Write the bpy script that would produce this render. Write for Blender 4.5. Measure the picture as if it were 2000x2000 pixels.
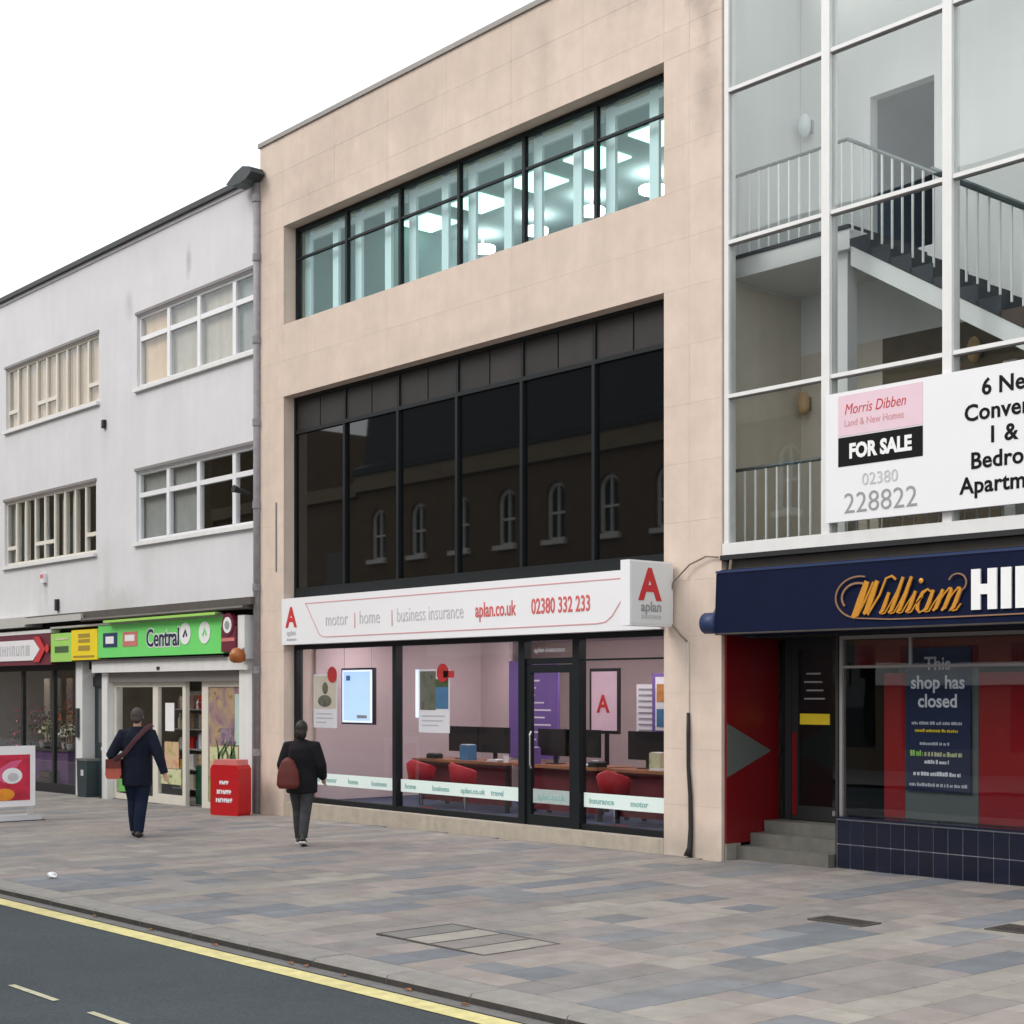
import bpy, math, random
from mathutils import Matrix, Vector
R = math.radians
rnd = random.Random(7)
for o in list(bpy.data.objects): bpy.data.objects.remove(o)
sc = bpy.context.scene
COL = sc.collection

# ------------------------------------------------------------------ camera
cd = bpy.data.cameras.new('camera'); cam = bpy.data.objects.new('camera', cd); COL.objects.link(cam)
CX, CY, CH = 22.121, -13.508, 2.0
YAW = 40.898
cam.location = (CX, CY, CH); cam.rotation_euler = (R(90), 0, R(90 - YAW))
cd.sensor_width = 36; cd.lens = 36 * 2944 / 2000.0; cd.shift_y = 0.175; cd.clip_end = 2000; cd.clip_start = 0.1
sc.camera = cam
# ------------------------------------------------------------------ sky, sun, exposure
SUN_EL, SUN_AZ = 42, 208          # overcast: high, soft, from over the opposite roofs
w = bpy.data.worlds.new('World'); sc.world = w; w.use_nodes = True
nt = w.node_tree; nt.nodes.clear()
out = nt.nodes.new('ShaderNodeOutputWorld'); bg = nt.nodes.new('ShaderNodeBackground')
sky = nt.nodes.new('ShaderNodeTexSky'); sky.sky_type = 'NISHITA'; sky.sun_disc = False
sky.sun_elevation = R(SUN_EL); sky.sun_rotation = R(SUN_AZ); sky.air_density = 1.0; sky.dust_density = 3.0; sky.ozone_density = 1.0
tc = nt.nodes.new('ShaderNodeTexCoord'); ns = nt.nodes.new('ShaderNodeTexNoise'); ns.inputs['Scale'].default_value = 2.2; ns.inputs['Detail'].default_value = 5
cr = nt.nodes.new('ShaderNodeValToRGB')
cr.color_ramp.elements[0].position = .3; cr.color_ramp.elements[0].color = (8.4, 9.3, 10.2, 1)
cr.color_ramp.elements[1].position = .72; cr.color_ramp.elements[1].color = (15.4, 14.9, 14.4, 1)
mx = nt.nodes.new('ShaderNodeMix'); mx.data_type = 'RGBA'; mx.inputs[0].default_value = .86
nt.links.new(tc.outputs['Generated'], ns.inputs['Vector']); nt.links.new(ns.outputs['Fac'], cr.inputs[0])
nt.links.new(sky.outputs[0], mx.inputs[6]); nt.links.new(cr.outputs[0], mx.inputs[7])
nt.links.new(mx.outputs[2], bg.inputs[0]); bg.inputs[1].default_value = 0.10
nt.links.new(bg.outputs[0], out.inputs[0])
sd = bpy.data.lights.new('sun', 'SUN'); sun = bpy.data.objects.new('sun', sd); COL.objects.link(sun)
sd.energy = 1.1; sd.angle = R(25); sd.color = (1, .96, .9)
sun.rotation_euler = (R(48), 0, R(-28))
vs = sc.view_settings; vs.view_transform = 'Standard'; vs.look = 'None'; vs.exposure = 0.45; vs.gamma = 1; vs.use_curve_mapping = False
sc.render.engine = 'CYCLES'
sc.cycles.max_bounces = 8; sc.cycles.transparent_max_bounces = 16

# ------------------------------------------------------------------ helpers
XR = 9.365
def gz(x): return 0.008 * (x - XR)
MATS = {}
def lk(t, a, b): t.links.new(a, b)
def mat(name, col, rough=.7, var=.08, scale=6., bump=0., bscale=60., metal=0., spec=.5, streak=0., emit=0., orand=0., coat=0., dirt=None, spots=0., blotch=0.):
    """principled surface with tonal noise, vertical streaks, fine relief and per-object variation"""
    m = bpy.data.materials.new(name); m.use_nodes = True; t = m.node_tree
    b = t.nodes['Principled BSDF']; b.inputs['Roughness'].default_value = rough; b.inputs['Metallic'].default_value = metal
    b.inputs['Specular IOR Level'].default_value = spec
    if coat: b.inputs['Coat Weight'].default_value = coat; b.inputs['Coat Roughness'].default_value = .08
    geo = t.nodes.new('ShaderNodeNewGeometry')
    rgb = t.nodes.new('ShaderNodeRGB'); rgb.outputs[0].default_value = (*col, 1)
    cur = rgb.outputs[0]
    def mul(cur, fac_socket, lo, hi):
        mr = t.nodes.new('ShaderNodeMapRange'); mr.inputs[1].default_value = .25; mr.inputs[2].default_value = .75
        mr.inputs[3].default_value = lo; mr.inputs[4].default_value = hi
        lk(t, fac_socket, mr.inputs[0])
        v = t.nodes.new('ShaderNodeVectorMath'); v.operation = 'SCALE'; lk(t, cur, v.inputs[0]); lk(t, mr.outputs[0], v.inputs['Scale']); return v.outputs[0]
    if var:
        n = t.nodes.new('ShaderNodeTexNoise'); n.inputs['Scale'].default_value = scale; n.inputs['Detail'].default_value = 6; n.inputs['Roughness'].default_value = .65
        lk(t, geo.outputs['Position'], n.inputs['Vector']); cur = mul(cur, n.outputs['Fac'], 1 - var, 1 + var)
    if streak:
        mp = t.nodes.new('ShaderNodeMapping'); mp.inputs['Scale'].default_value = (4.5, 4.5, .28); lk(t, geo.outputs['Position'], mp.inputs[0])
        n = t.nodes.new('ShaderNodeTexNoise'); n.inputs['Scale'].default_value = 1.3; n.inputs['Detail'].default_value = 5; lk(t, mp.outputs[0], n.inputs['Vector'])
        cur = mul(cur, n.outputs['Fac'], 1 - streak, 1 + streak * .4)
    if orand:
        oi = t.nodes.new('ShaderNodeObjectInfo'); mr = t.nodes.new('ShaderNodeMapRange'); mr.inputs[3].default_value = 1 - orand; mr.inputs[4].default_value = 1 + orand
        lk(t, oi.outputs['Random'], mr.inputs[0]); v = t.nodes.new('ShaderNodeVectorMath'); v.operation = 'SCALE'; lk(t, cur, v.inputs[0]); lk(t, mr.outputs[0], v.inputs['Scale']); cur = v.outputs[0]
    if blotch:
        n = t.nodes.new('ShaderNodeTexNoise'); n.inputs['Scale'].default_value = .55; n.inputs['Detail'].default_value = 7; n.inputs['Roughness'].default_value = .7; lk(t, geo.outputs['Position'], n.inputs['Vector']); cur = mul(cur, n.outputs['Fac'], 1 - blotch, 1 + blotch * .7)
    if spots:
        vo = t.nodes.new('ShaderNodeTexVoronoi'); vo.inputs['Scale'].default_value = 3.1; lk(t, geo.outputs['Position'], vo.inputs['Vector'])
        mr = t.nodes.new('ShaderNodeMapRange'); mr.inputs[1].default_value = .045; mr.inputs[2].default_value = .075; mr.inputs[3].default_value = 1 - spots; mr.inputs[4].default_value = 1; lk(t, vo.outputs['Distance'], mr.inputs[0])
        v = t.nodes.new('ShaderNodeVectorMath'); v.operation = 'SCALE'; lk(t, cur, v.inputs[0]); lk(t, mr.outputs[0], v.inputs['Scale']); cur = v.outputs[0]
    for (c, rad, dcol, amt) in (dirt or []):     # stains with a place of their own: centre, radii, colour, strength
        sub = t.nodes.new('ShaderNodeVectorMath'); sub.operation = 'SUBTRACT'; lk(t, geo.outputs['Position'], sub.inputs[0]); sub.inputs[1].default_value = c
        dv = t.nodes.new('ShaderNodeVectorMath'); dv.operation = 'DIVIDE'; lk(t, sub.outputs[0], dv.inputs[0]); dv.inputs[1].default_value = rad
        ln = t.nodes.new('ShaderNodeVectorMath'); ln.operation = 'LENGTH'; lk(t, dv.outputs[0], ln.inputs[0])
        n = t.nodes.new('ShaderNodeTexNoise'); n.inputs['Scale'].default_value = 5; n.inputs['Detail'].default_value = 6; lk(t, geo.outputs['Position'], n.inputs['Vector'])
        ad = t.nodes.new('ShaderNodeMath'); ad.operation = 'ADD'; lk(t, ln.outputs['Value'], ad.inputs[0]); lk(t, n.outputs['Fac'], ad.inputs[1])
        mr = t.nodes.new('ShaderNodeMapRange'); mr.inputs[1].default_value = .6; mr.inputs[2].default_value = 1.6; mr.inputs[3].default_value = amt; mr.inputs[4].default_value = 0; lk(t, ad.outputs[0], mr.inputs[0])
        mxn = t.nodes.new('ShaderNodeMix'); mxn.data_type = 'RGBA'; lk(t, mr.outputs[0], mxn.inputs[0]); lk(t, cur, mxn.inputs[6]); mxn.inputs[7].default_value = (*dcol, 1); cur = mxn.outputs[2]
    lk(t, cur, b.inputs['Base Color'])
    if emit:
        lk(t, cur, b.inputs['Emission Color']); b.inputs['Emission Strength'].default_value = emit
    if bump:
        n = t.nodes.new('ShaderNodeTexNoise'); n.inputs['Scale'].default_value = bscale; n.inputs['Detail'].default_value = 4; lk(t, geo.outputs['Position'], n.inputs['Vector'])
        bp = t.nodes.new('ShaderNodeBump'); bp.inputs['Strength'].default_value = bump; bp.inputs['Distance'].default_value = .01
        lk(t, n.outputs['Fac'], bp.inputs['Height']); lk(t, bp.outputs[0], b.inputs['Normal'])
    MATS[name] = m; return m
def glass(name, tint, refl=1.5, wave=.02, ior=1.5):
    m = bpy.data.materials.new(name); m.use_nodes = True; t = m.node_tree; t.nodes.clear()
    o = t.nodes.new('ShaderNodeOutputMaterial'); tr = t.nodes.new('ShaderNodeBsdfTransparent'); tr.inputs[0].default_value = (*tint, 1)
    gl = t.nodes.new('ShaderNodeBsdfGlossy'); gl.inputs['Roughness'].default_value = .0; gl.inputs[0].default_value = (.95, 1, 1, 1)
    fr = t.nodes.new('ShaderNodeLayerWeight'); fr.inputs[0].default_value = .5
    pw = t.nodes.new('ShaderNodeMath'); pw.operation = 'POWER'; pw.inputs[1].default_value = 5
    sc_ = t.nodes.new('ShaderNodeMath'); sc_.operation = 'MULTIPLY_ADD'; sc_.inputs[1].default_value = .96; sc_.inputs[2].default_value = .04
    mt = t.nodes.new('ShaderNodeMath'); mt.operation = 'MULTIPLY'; mt.inputs[1].default_value = refl; mt.use_clamp = True
    mixn = t.nodes.new('ShaderNodeMixShader')
    geo = t.nodes.new('ShaderNodeNewGeometry'); n = t.nodes.new('ShaderNodeTexNoise'); n.inputs['Scale'].default_value = .9; n.inputs['Detail'].default_value = 1
    lk(t, geo.outputs['Position'], n.inputs['Vector']); bp = t.nodes.new('ShaderNodeBump'); bp.inputs['Strength'].default_value = wave; bp.inputs['Distance'].default_value = .1
    lk(t, n.outputs['Fac'], bp.inputs['Height']); lk(t, bp.outputs[0], gl.inputs['Normal'])
    lk(t, fr.outputs['Facing'], pw.inputs[0]); lk(t, pw.outputs[0], sc_.inputs[0]); lk(t, sc_.outputs[0], mt.inputs[0]); lk(t, mt.outputs[0], mixn.inputs[0]); lk(t, tr.outputs[0], mixn.inputs[1]); lk(t, gl.outputs[0], mixn.inputs[2]); lk(t, mixn.outputs[0], o.inputs[0])
    MATS[name] = m; return m

WORLD = {}
def tag(o, label=None, cat=None, group=None, kind=None):
    if label: o['label'] = label
    if cat: o['category'] = cat
    if group: o['group'] = group
    if kind: o['kind'] = kind
    return o
def empty(name, loc, label=None, cat=None, group=None, rz=0.):
    o = bpy.data.objects.new(name, None); COL.objects.link(o); o.location = loc; o.rotation_euler = (0, 0, rz); o.empty_display_size = .2
    WORLD[o.name] = Matrix.Translation(loc) @ Matrix.Rotation(rz, 4, 'Z'); return tag(o, label, cat, group)
class MB:
    def __init__(s): s.v = []; s.f = []; s.mi = []; s.cur = 0
    def add(s, v, f):
        k = len(s.v); s.v += [tuple(p) for p in v]; s.f += [tuple(i + k for i in q) for q in f]; s.mi += [s.cur] * len(f); return s
    def box(s, x0, x1, y0, y1, z0, z1):
        return s.add([(x0, y0, z0), (x1, y0, z0), (x1, y1, z0), (x0, y1, z0), (x0, y0, z1), (x1, y0, z1), (x1, y1, z1), (x0, y1, z1)],
                     [(0, 3, 2, 1), (4, 5, 6, 7), (0, 1, 5, 4), (1, 2, 6, 5), (2, 3, 7, 6), (3, 0, 4, 7)])
    def quad(s, *p): return s.add(p, [tuple(range(len(p)))])
    def prism(s, poly, axis, a, b):
        """poly of 2D points extruded along axis from a to b ('x': (y,z), 'y': (x,z), 'z': (x,y))"""
        mk = {'x': lambda p, t: (t, p[0], p[1]), 'y': lambda p, t: (p[0], t, p[1]), 'z': lambda p, t: (p[0], p[1], t)}[axis]
        n = len(poly); v = [mk(p, a) for p in poly] + [mk(p, b) for p in poly]
        return s.add(v, [tuple(range(n))[::-1], tuple(range(n, 2 * n))] + [(i, (i + 1) % n, n + (i + 1) % n, n + i) for i in range(n)])
    def tube(s, pts, rad, n=8, rx=None):
        """lofted tube; rad is a number, or a list of numbers / (rx, ry)"""
        P = [Vector(p) for p in pts]; m = len(P); rings = []
        up = Vector((0, 0, 1)); prev = None
        for i, p in enumerate(P):
            tg = (P[min(i + 1, m - 1)] - P[max(i - 1, 0)]).normalized()
            if prev is None:
                ref = Vector((1, 0, 0)) if abs(tg.x) < .8 else Vector((0, 1, 0)); u = (ref - tg * ref.dot(tg)).normalized()
            else: u = (prev - tg * prev.dot(tg)).normalized()
            prev = u; vv = tg.cross(u)
            r = rad[i] if isinstance(rad, (list, tuple)) else rad
            a, b = r if isinstance(r, (list, tuple)) else (r, r)
            rings.append([p + u * (a * math.cos(2 * math.pi * k / n)) + vv * (b * math.sin(2 * math.pi * k / n)) for k in range(n)])
        v = [q for g in rings for q in g]; f = []
        for i in range(m - 1):
            for k in range(n): f.append((i * n + k, i * n + (k + 1) % n, (i + 1) * n + (k + 1) % n, (i + 1) * n + k))
        f.append(tuple(range(n))[::-1]); f.append(tuple((m - 1) * n + k for k in range(n)))
        return s.add(v, f)
    def ball(s, c, r, n=10, m=7):
        rx, ry, rz_ = r if isinstance(r, (list, tuple)) else (r, r, r)
        pts = []
        v = []; f = []
        for i in range(1, m):
            th = math.pi * i / m
            for k in range(n):
                ph = 2 * math.pi * k / n; v.append((c[0] + rx * math.sin(th) * math.cos(ph), c[1] + ry * math.sin(th) * math.sin(ph), c[2] + rz_ * math.cos(th)))
        v.append((c[0], c[1], c[2] + rz_)); v.append((c[0], c[1], c[2] - rz_)); T = len(v) - 2; B = T + 1
        for i in range(m - 2):
            for k in range(n): f.append((i * n + k, (i + 1) * n + k, (i + 1) * n + (k + 1) % n, i * n + (k + 1) % n))
        for k in range(n): f.append((T, k, (k + 1) % n)); f.append((B, (m - 2) * n + (k + 1) % n, (m - 2) * n + k))
        return s.add(v, f)
    def ribbon(s, pts, wd, y0, y1):
        """flat stroke in the XZ plane, extruded y0..y1"""
        n = len(pts); L = []; Rr = []
        for i, (x, z) in enumerate(pts):
            a = pts[max(i - 1, 0)]; b = pts[min(i + 1, n - 1)]; dx, dz = b[0] - a[0], b[1] - a[1]; l = math.hypot(dx, dz) or 1
            ww = (wd[i] if isinstance(wd, (list, tuple)) else wd) / 2
            L.append((x - dz / l * ww, z + dx / l * ww)); Rr.append((x + dz / l * ww, z - dx / l * ww))
        v = [(x, y0, z) for x, z in L] + [(x, y0, z) for x, z in Rr] + [(x, y1, z) for x, z in L] + [(x, y1, z) for x, z in Rr]; f = []
        for i in range(n - 1):
            f += [(i, i + 1, n + i + 1, n + i), (2 * n + i, 3 * n + i, 3 * n + i + 1, 2 * n + i + 1), (i, 2 * n + i, 2 * n + i + 1, i + 1), (n + i, n + i + 1, 3 * n + i + 1, 3 * n + i)]
        f += [(0, n, 3 * n, 2 * n), (n - 1, 3 * n - 1, 4 * n - 1, 2 * n - 1)]
        return s.add(v, f)
    def build(s, name, m, parent=None, local=False, smooth=False, **kw):
        """world-space geometry -> one object with its origin at its own base centre. local: geometry is in the parent's frame"""
        xs, ys, zs = zip(*s.v); c = Vector(((min(xs) + max(xs)) / 2, (min(ys) + max(ys)) / 2, min(zs)))
        me = bpy.data.meshes.new(name); me.from_pydata([tuple(Vector(p) - c) for p in s.v], [], s.f); me.update()
        ms = m if isinstance(m, (list, tuple)) else [m]
        for q in ms: me.materials.append(MATS[q])
        if len(ms) > 1: me.polygons.foreach_set('material_index', s.mi)
        if smooth: me.polygons.foreach_set('use_smooth', [True] * len(me.polygons))
        return link(name, me, c, parent, local, **kw)
def link(name, me, c, parent=None, local=False, rot=None, **kw):
    o = bpy.data.objects.new(name, me); COL.objects.link(o); o.location = c
    if rot: o.rotation_euler = rot
    M = Matrix.Translation(c)
    if rot: from mathutils import Euler; M = M @ Euler(rot).to_matrix().to_4x4()
    if parent is not None:
        o.parent = parent
        if local: M = WORLD[parent.name] @ M
        else: o.matrix_parent_inverse = WORLD[parent.name].inverted()
    WORLD[o.name] = M
    return tag(o, **kw)
def bx(name, m, parent, x0, x1, y0, y1, z0, z1, **kw): return MB().box(x0, x1, y0, y1, z0, z1).build(name, m, parent, **kw)
def text(body, m, parent, x, y, z, size, sx=1., bold=0., shear=0., depth=.004, align='LEFT', face='-y', name='lettering', spacing=1.):
    cu = bpy.data.curves.new('t', 'FONT'); cu.body = body; cu.size = size; cu.align_x = align; cu.extrude = depth; cu.offset = bold; cu.shear = shear; cu.space_character = spacing
    cu.resolution_u = 3
    ob = bpy.data.objects.new('t', cu); COL.objects.link(ob)
    me = bpy.data.meshes.new_from_object(ob.evaluated_get(bpy.context.evaluated_depsgraph_get())); bpy.data.objects.remove(ob); bpy.data.curves.remove(cu)
    rz = 0 if face == '-y' else R(90)
    me.transform(Matrix.Rotation(rz, 4, 'Z') @ Matrix.Rotation(R(90), 4, 'X') @ Matrix.Diagonal((sx, 1, 1, 1)))
    me.materials.clear(); me.materials.append(MATS[m]); me.name = name
    return link(name, me, Vector((x, y, z)), parent)

# ------------------------------------------------------------------ materials
mat('stone', (.668, .545, .460), .85, .09, 2.6, .3, 90, streak=.06, orand=.018, blotch=.075,
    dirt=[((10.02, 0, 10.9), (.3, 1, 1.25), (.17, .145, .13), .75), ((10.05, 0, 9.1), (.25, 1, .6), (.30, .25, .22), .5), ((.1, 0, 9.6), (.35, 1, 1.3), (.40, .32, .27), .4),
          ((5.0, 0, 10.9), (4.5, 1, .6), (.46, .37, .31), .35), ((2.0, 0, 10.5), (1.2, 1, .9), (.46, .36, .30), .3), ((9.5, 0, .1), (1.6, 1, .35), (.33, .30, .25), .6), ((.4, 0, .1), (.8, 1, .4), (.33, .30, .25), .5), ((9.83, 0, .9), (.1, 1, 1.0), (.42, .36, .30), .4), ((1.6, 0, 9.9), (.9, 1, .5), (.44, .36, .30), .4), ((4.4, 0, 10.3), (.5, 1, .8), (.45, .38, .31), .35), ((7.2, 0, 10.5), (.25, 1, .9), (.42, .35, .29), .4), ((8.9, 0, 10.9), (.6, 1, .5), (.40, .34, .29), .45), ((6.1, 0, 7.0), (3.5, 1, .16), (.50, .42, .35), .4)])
mat('coping', (.33, .31, .29), .85, .12, 3)
mat('sill_stone', (.42, .37, .30), .85, .16, 5, .2, 80, streak=.15)
mat('render_white', (.66, .655, .675), .85, .06, .9, .15, 70, streak=.035,
    dirt=[((-2.6, 0, 9.85), (.12, 1, .4), (.38, .38, .40), .8), ((-4.95, 0, 9.5), (.2, 1, .35), (.42, .42, .43), .6), ((-5.5, 0, 3.6), (1.2, 1, .5), (.42, .43, .38), .5), ((-4.2, 0, 4.4), (.3, 1, 1.0), (.55, .55, .55), .4),
          ((-5.9, 0, 3.9), (.25, 1, 1.3), (.50, .50, .46), .5), ((-8.8, 0, 4.3), (.15, 1, .5), (.5, .46, .43), .6), ((-3.5, 0, 10.45), (6, 1, .45), (.56, .55, .56), .35), ((-6, 0, 7.2), (.2, 1, .9), (.54, .54, .55), .4)])
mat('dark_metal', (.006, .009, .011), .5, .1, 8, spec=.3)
mat('dark_panel', (.015, .012, .011), .55, .25, 3, streak=.2, orand=.25)
mat('black_glass', (.003, .0035, .004), .02, 0, spec=.8)
mat('white_paint', (.74, .74, .73), .45, .05, 4, streak=.06)
mat('cream_frame', (.70, .66, .58), .5, .06, 4)
mat('white_upvc', (.76, .76, .78), .3, .03, 4)
mat('inner_white', (.80, .81, .86), .5, .03, 3)
mat('slate', (.03, .035, .038), .6, .2, 5)
mat('lead', (.025, .035, .04), .55, .2, 9)
mat('pipe_grey', (.27, .25, .27), .6, .22, 9, streak=.2)
mat('sign_white', (.80, .80, .82), .35, .015, 2)
mat('sign_edge', (.68, .70, .70), .4, .02, 2)
mat('red_print', (.55, .025, .03), .5, .03)
mat('red_pale', (.60, .12, .12), .5, .03)
mat('rose_line', (.62, .30, .32), .5, .03)
mat('grey_print', (.30, .30, .31), .5, .03)
mat('grey_light', (.52, .52, .54), .5, .03)
mat('black_print', (.006, .006, .007), .6, .03, spec=.15)
mat('navy_print', (.01, .02, .06), .5, .03)
mat('pink_print', (.74, .55, .62), .5, .03)
mat('white_print', (.82, .82, .82), .5, .02)
mat('green_sign', (.17, .72, .17), .35, .05, 2)
mat('green_lime', (.35, .66, .13), .4, .05, 2)
mat('yellow_sign', (.88, .66, .01), .4, .05, 2)
mat('ochre_print', (.36, .25, .03), .5, .05)
mat('maroon', (.13, .012, .03), .45, .1, 4)
mat('orange_lamp', (.34, .10, .02), .4, .1, 8)
mat('navy_fabric', (.002, .006, .030), .75, .12, 6, .15, 200, streak=.1, spec=.15)
mat('navy_light', (.012, .03, .10), .5, .1, 6)
mat('gold', (.62, .28, .035), .35, .15, 30, metal=.2)
mat('gold_dim', (.26, .14, .08), .5, .15, 20)
mat('soffit_brown', (.085, .075, .065), .8, .2, 3)
mat('red_panel', (.15, .003, .006), .35, .06, 3)
mat('red_panel_bright', (.28, .005, .010), .3, .06, 3)
mat('grey_green', (.10, .115, .105), .5, .06)
mat('navy_tile', (.0045, .007, .020), .14, .25, 12, orand=.25)
mat('grout', (.42, .43, .48), .8, .1, 9)
mat('concrete', (.23, .22, .19), .85, .16, 6, .25, 80, streak=.1)
mat('step_stone', (.125, .12, .105), .85, .2, 6, .25, 80, streak=.1)
mat('mortar', (.16, .15, .14), .95, .2, 8)
mat('int_black', (.01, .01, .011), .6, .1)
mat('yellow_plate', (.75, .55, .02), .5, .03)
mat('lilac_wall', (.57, .47, .455), .8, .05, 1.5)
mat('beige_wall', (.50, .40, .36), .8, .05, 1.5)
mat('purple_panel', (.17, .10, .34), .6, .1, 2)
mat('carpet_blue', (.045, .065, .12), .95, .2, 12)
mat('ceiling_int', (.55, .48, .52), .8, .04)
mat('mint_film', (.74, .86, .83), .4, .03, 2)
mat('mint_print', (.28, .48, .46), .5, .03)
mat('desk_wood', (.30, .12, .05), .4, .15, 6)
mat('desk_red', (.12, .012, .016), .5, .1)
mat('chair_red', (.34, .006, .012), .6, .08, 9)
mat('monitor_black', (.012, .012, .014), .3, .05)
mat('chrome', (.6, .6, .62), .2, 0, metal=1)
mat('photo_cream', (.58, .50, .36), .5, .2, 7)
mat('photo_dark', (.10, .10, .07), .5, .5, 9)
mat('photo_blue', (.06, .18, .33), .5, .2, 7)
mat('photo_orange', (.50, .22, .05), .5, .3, 9)
mat('screen_lit', (.40, .58, .85), .4, .06, 2, emit=.55)
mat('screen_edge', (.70, .78, .95), .4, 0, emit=.6)
mat('lamp_glow', (1., .99, .95), .5, 0, emit=7.)
mat('fill_tube', (1., .95, .85), .5, 0, emit=9.)
mat('lamp_green', (.62, 1., .80), .5, 0, emit=1.5)
mat('lamp_lilac', (1., .89, .93), .5, 0, emit=100.)
mat('office_wall', (.30, .37, .40), .8, .06, 1)
mat('office_ceiling', (.46, .56, .58), .8, .05, 1)
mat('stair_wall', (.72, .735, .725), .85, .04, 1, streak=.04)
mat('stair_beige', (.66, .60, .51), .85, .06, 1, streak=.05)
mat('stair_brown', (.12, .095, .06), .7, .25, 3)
mat('stair_tread', (.035, .04, .05), .7, .15, 6)
mat('tread_brown', (.05, .03, .02), .6, .2, 6)
mat('rail_dark', (.05, .08, .085), .4, .1)
mat('baluster', (.66, .68, .66), .4, .05)
mat('wall_lamp', (.55, .36, .17), .4, .1, 8)
mat('wall_lamp_white', (.75, .80, .82), .3, .03)
mat('corridor', (.09, .14, .20), .8, .1)
mat('curtain', (.84, .60, .40), .9, .1, 5, streak=.15)
mat('curtain_b', (.58, .52, .44), .9, .1, 5, streak=.15)
mat('blind_grey', (.36, .37, .36), .9, .12, 3)
mat('room_dark', (.13, .12, .11), .9, .3, 1.5)
mat('room_mid', (.24, .23, .21), .9, .3, 1.2)
mat('shop_brown', (.13, .115, .09), .9, .3, 2)
mat('teal_door', (.018, .035, .04), .45, .1, 4)
mat('olive_panel', (.12, .13, .115), .6, .1, 4)
mat('alu', (.48, .47, .45), .45, .06, 5, metal=.0)
mat('alu_dark', (.20, .185, .18), .5, .08, 5)
mat('cloth_purple', (.10, .03, .13), .9, .2, 8)
mat('crate_orange', (.34, .10, .02), .7, .15, 6)
mat('flower_red', (.50, .02, .015), .6, .25, 20)
mat('leaf_green', (.05, .10, .035), .6, .4, 15)
mat('pot_dark', (.03, .03, .033), .6, .1)
mat('film_green', (.16, .50, .10), .5, .15, 9)
mat('film_leaf', (.46, .55, .22), .5, .4, 10)
mat('film_brown', (.28, .17, .07), .5, .45, 9)
mat('film_purple', (.15, .08, .26), .5, .2, 8)
mat('film_mint', (.45, .58, .54), .5, .08, 3)
mat('film_peach', (.60, .33, .20), .5, .3, 9)
mat('fridge_green', (.004, .055, .028), .35, .2, 6)
mat('bin_red', (.48, .008, .012), .35, .05, 4)
mat('bin_pale', (.60, .17, .16), .5, .1, 6)
mat('poster_red', (.58, .015, .05), .5, .12, 5)
mat('poster_pink', (.65, .10, .22), .5, .12, 5)
mat('poster_orange', (.75, .28, .02), .5, .15, 8)
mat('base_grey', (.40, .40, .41), .6, .1, 6)
mat('rubber', (.02, .02, .02), .8, .1)
mat('cable_black', (.012, .011, .011), .6, .1)
mat('conduit', (.60, .53, .46), .6, .1, 6)
mat('cable_tan', (.22, .18, .14), .6, .1, 6)
for i, c in enumerate([(.272, .238, .218), (.238, .214, .204), (.186, .190, .198), (.158, .168, .184), (.285, .262, .232), (.214, .203, .195)]):
    mat('paver_%d' % i, c, .8, .2, 3.5, .3, 120, orand=.10, spec=.35, spots=.28, blotch=.16)
mat('kerb', (.245, .232, .215), .85, .18, 7, .3, 100, orand=.06)
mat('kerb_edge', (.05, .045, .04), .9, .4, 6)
mat('gutter', (.15, .145, .14), .9, .25, 9, .3, 90)
mat('asphalt', (.038, .050, .058), .9, .5, 38, 1., 70, streak=0, blotch=.35)
mat('yellow_line', (.62, .55, .25), .8, .22, 9, .4, 130, blotch=.15)
mat('white_line', (.47, .44, .30), .8, .35, 14, .4, 130)
mat('ground_far', (.15, .145, .14), .95, .15, .5)
mat('cover_iron', (.045, .038, .034), .6, .3, 20)
mat('cover_frame', (.07, .062, .055), .7, .25, 20)
mat('skin', (.46, .27, .20), .55, .06, 20)
mat('hair_grey', (.055, .045, .04), .8, .2, 60)
mat('hair_black', (.012, .009, .008), .6, .2, 60)
mat('coat_navy', (.006, .009, .020), .9, .3, 10, 1., 16, spec=.25)
mat('coat_black', (.007, .007, .009), .85, .3, 10, 1., 16, spec=.25)
mat('trouser_navy', (.007, .013, .032), .9, .2, 12, .9, 14, spec=.2)
mat('trouser_grey', (.045, .046, .048), .9, .25, 9, .9, 14, spec=.2)
mat('shoe_black', (.012, .012, .012), .5, .1)
mat('shoe_sole', (.6, .58, .56), .7, .05)
mat('bag_red', (.10, .010, .005), .6, .2, 12)
mat('bag_coral', (.40, .08, .05), .6, .15, 12)
mat('strap', (.05, .010, .016), .7, .1)
mat('leaf_dead', (.30, .11, .03), .8, .3, 40)
mat('brick_brown', (.17, .12, .075), .9, .2, 2, .3, 60)
mat('cornice', (.27, .22, .15), .85, .15, 3)
mat('opp_white', (.85, .84, .80), .6, .05)
def mottled(name, cols, scale):
    m = bpy.data.materials.new(name); m.use_nodes = True; t = m.node_tree; b_ = t.nodes['Principled BSDF']; b_.inputs['Roughness'].default_value = .5
    g_ = t.nodes.new('ShaderNodeNewGeometry'); n = t.nodes.new('ShaderNodeTexNoise'); n.inputs['Scale'].default_value = scale; n.inputs['Detail'].default_value = 3; n.inputs['Distortion'].default_value = .8
    r_ = t.nodes.new('ShaderNodeValToRGB'); e = r_.color_ramp.elements
    for k, c in enumerate(cols):
        q = e[k] if k < 2 else e.new(.5)
        q.position = .28 + .46 * k / (len(cols) - 1); q.color = (*c, 1)
    lk(t, g_.outputs['Position'], n.inputs['Vector']); lk(t, n.outputs['Fac'], r_.inputs[0]); lk(t, r_.outputs[0], b_.inputs['Base Color']); MATS[name] = m
mottled('film_brown', [(.10, .08, .03), (.42, .30, .16), (.22, .20, .07), (.50, .42, .30), (.18, .09, .20)], 3.2)
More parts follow.
